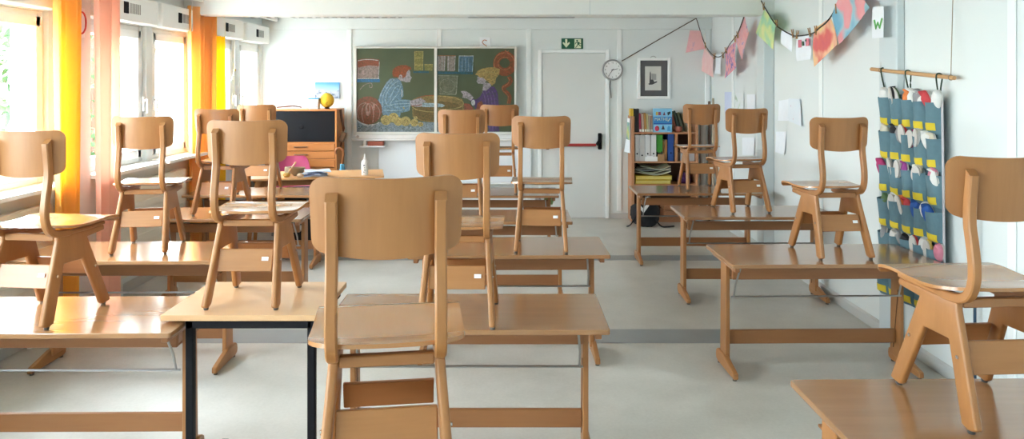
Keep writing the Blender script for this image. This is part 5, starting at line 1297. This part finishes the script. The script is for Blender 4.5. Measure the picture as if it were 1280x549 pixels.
# slippers
def slipper_bms(tw):
    # toe at z=0 (inside the pocket), heel up; sole faces the wall
    up, so, li = NB(), NB(), NB()
    Ln, hw = 0.115, 0.034
    def wdt(t): return hw*(0.62+0.55*math.sin(PI*(0.10+0.80*t))**1.0 - 0.18*t)
    def fsole(u, v):
        t = v; return Vector(((u*2-1)*wdt(t)*math.sqrt(max(0.02, 1-(abs(2*t-1))**6)), 0.002, Ln*t))
    sheet(so, fsole, 8, 16, 0.007)
    def fup(u, v):
        t = v; a = PI*u
        ht = (0.018+0.014*t)
        w_ = wdt(t)*math.sqrt(max(0.02, 1-(abs(2*t-1))**6))
        lim = 1.0 if t < 0.5 else max(0.30, 1-(t-0.5)*2.4)
        if t > 0.86: lim = 0.30+(t-0.86)*4.6
        a2 = a if lim >= 1 else None
        if a2 is None:
            # open throat: sides only rise to lim
            s = u*2-1; a2 = (PI/2)*(1-s) if False else None
            ang = (1-abs(s))*PI/2*lim
            x = (w_*math.cos(ang))*(1 if s >= 0 else -1); y = ht*math.sin(ang)
            return Vector((x, -0.004-y, Ln*t))
        return Vector((w_*math.cos(a)*-1, -0.004-ht*math.sin(a)*(0.5+0.5*min(1, t*4)), Ln*t))
    sheet(up, fup, 12, 18, 0.004)
    sheet(li, lambda u, v: Vector(((u*2-1)*wdt(0.45+0.5*v)*0.86, -0.0045, Ln*(0.45+0.5*v))), 6, 8, 0.001)
    return up, so, li
cols = dict(white=(0.74, 0.74, 0.72, 1), black=(0.02, 0.02, 0.024, 1), orange=(0.75, 0.22, 0.06, 1), red=(0.55, 0.05, 0.06, 1), grey=(0.30, 0.30, 0.31, 1), pink=(0.62, 0.22, 0.30, 1), purple=(0.30, 0.05, 0.25, 1), cream=(0.66, 0.60, 0.48, 1), blue=(0.02, 0.09, 0.34, 1), green=(0.10, 0.18, 0.07, 1), yellow=(0.60, 0.45, 0.12, 1), magenta=(0.45, 0.04, 0.16, 1))
SLM = {c_: plain('slipper_'+c_, v_, 0.8, var=0.12, scale=40) for c_, v_ in cols.items()}
sole_m = plain('slipper_sole', (0.60, 0.58, 0.55, 1), 0.7); lin_m = plain('slipper_lining', (0.18, 0.16, 0.16, 1), 0.9)
ROWS = [
 ['white', 'black', 'orange', 'grey', 'red'],
 ['cream', 'black', 'red', 'white', 'white'],
 ['magenta', 'grey', 'purple', 'cream', 'pink'],
 ['green', 'grey', 'orange', 'blue', 'blue'],
 ['grey', 'white', 'black', 'red', 'yellow'],
 ['green', 'white', 'grey', 'pink', 'blue'],
]
EXTRA = {(0, 1): 'green', (0, 2): 'white', (0, 3): 'white', (0, 4): 'white', (1, 1): 'grey', (1, 2): 'magenta', (1, 4): 'cream', (2, 1): 'white', (2, 3): 'white', (2, 4): 'white', (3, 1): 'white', (3, 2): 'red', (3, 3): 'white', (4, 1): 'grey', (4, 3): 'white', (4, 4): 'pink'}
rown = ['top', 'second', 'third', 'fourth', 'fifth', 'lowest']; coln = ['leftmost', 'second from left', 'middle', 'second from right', 'rightmost']
def put_slipper(r_, c_, col, second):
    t = thing('slipper', '%s slipper %sin the %s pocket of the organizer %s row' % (col, 'tucked behind ' if second else '', coln[c_], rown[r_]), 'slipper', (0, 0, 0), 0, 'slippers in the pocket organizer')
    u = (c_+0.5+(0.20 if second else -0.14)+random.uniform(-0.05, 0.05))/NC
    out = 0.006 if second else 0.010
    base = TLc + uv(u, (r_+0.10)/NR, out-0.004) 
    rise = random.uniform(0.038, 0.060) + (0.022 if r_ == 0 else 0)
    t.location = base + Vector((-0.004, 0, rise-0.115))
    # local x -> along the wall (-Y), local -y -> into the room (-X)
    t.rotation_euler = (random.uniform(-0.22, 0.22)*0.6, random.uniform(-0.12, 0.02), 0)
    a = random.uniform(-0.4, 0.4)
    Rm = Matrix.Rotation(random.uniform(-0.55, 0.55), 4, 'X') @ Matrix.Rotation(random.uniform(-0.16, -0.02), 4, 'Y') @ Matrix.Rotation(-PI/2 + (PI if random.random() < 0.3 else 0) + a, 4, 'Z')
    flip = Rm.to_3x3() @ Vector((0, -1, 0))
    if flip.x > 0: t.location.x -= 0.026
    t.matrix_basis = Matrix.Translation(t.location) @ Rm
    up, so, li = slipper_bms(0)
    obj('upper', up, SLM[col], t, 60); obj('sole', so, sole_m, t, 60); obj('lining', li, lin_m, t)
for r_ in range(NR):
    for c_ in range(NC):
        if r_ == 5: continue
        put_slipper(r_, c_, ROWS[r_][c_], False)
        if (r_, c_) in EXTRA: put_slipper(r_, c_, EXTRA[(r_, c_)], True)

# dark blue pole by the right wall behind the nearest right chair
bx_ = (1218.6-CX)*3.95/F
o = thing('window_pole', 'thin dark blue pole standing at the right wall behind the nearest right chair', 'pole', (bx_, 3.95, 0))
obj('shaft', tube(NB(), [(0, 0, 0.0), (0, 0, 1.18)], 0.0075, 10), M['navy'], o, 50); obj('grip', tube(NB(), [(0, 0, 1.02), (0, 0, 1.19)], 0.011, 10), M['black'], o, 50)

# odds and ends on the book shelves under the desk tops
def crumple(name, label, cat, loc, sx3, sy3, sz3, mat, group=None):
    bm = NB(); bmesh.ops.create_icosphere(bm, subdivisions=3, radius=1)
    for v in bm.verts:
        d = 1+0.35*noise.noise(v.co*2.3+Vector(loc)); v.co = Vector((v.co.x*sx3*d, v.co.y*sy3*d, max(0, sz3*0.8+v.co.z*sz3*d)))
    o = obj(name, bm, mat, None, 40); o.location = loc; tag(o, label, cat, group)
Z55 = 0.5425
crumple('crumpled_cloth', 'crumpled green cloth on the shelf of the middle desk nearest the blackboard', 'cloth', (0.335, 6.94, Z55), 0.045, 0.05, 0.050, plain('cloth_green', (0.30, 0.44, 0.18, 1), 0.8))
crumple('crumpled_paper', 'small white paper on the shelf of the middle desk nearest the blackboard', 'paper', (0.235, 6.92, Z55), 0.032, 0.04, 0.042, M['paper'])
crumple('crumpled_paper', 'white paper on the shelf of the desk under the pinned papers', 'paper', (1.46, 5.86, Z55), 0.045, 0.04, 0.042, M['paper'])
crumple('crumpled_paper', 'white paper tip on the shelf of the desk before the bookcase', 'paper', (1.26, 7.05, Z55), 0.022, 0.03, 0.045, M['paper'])
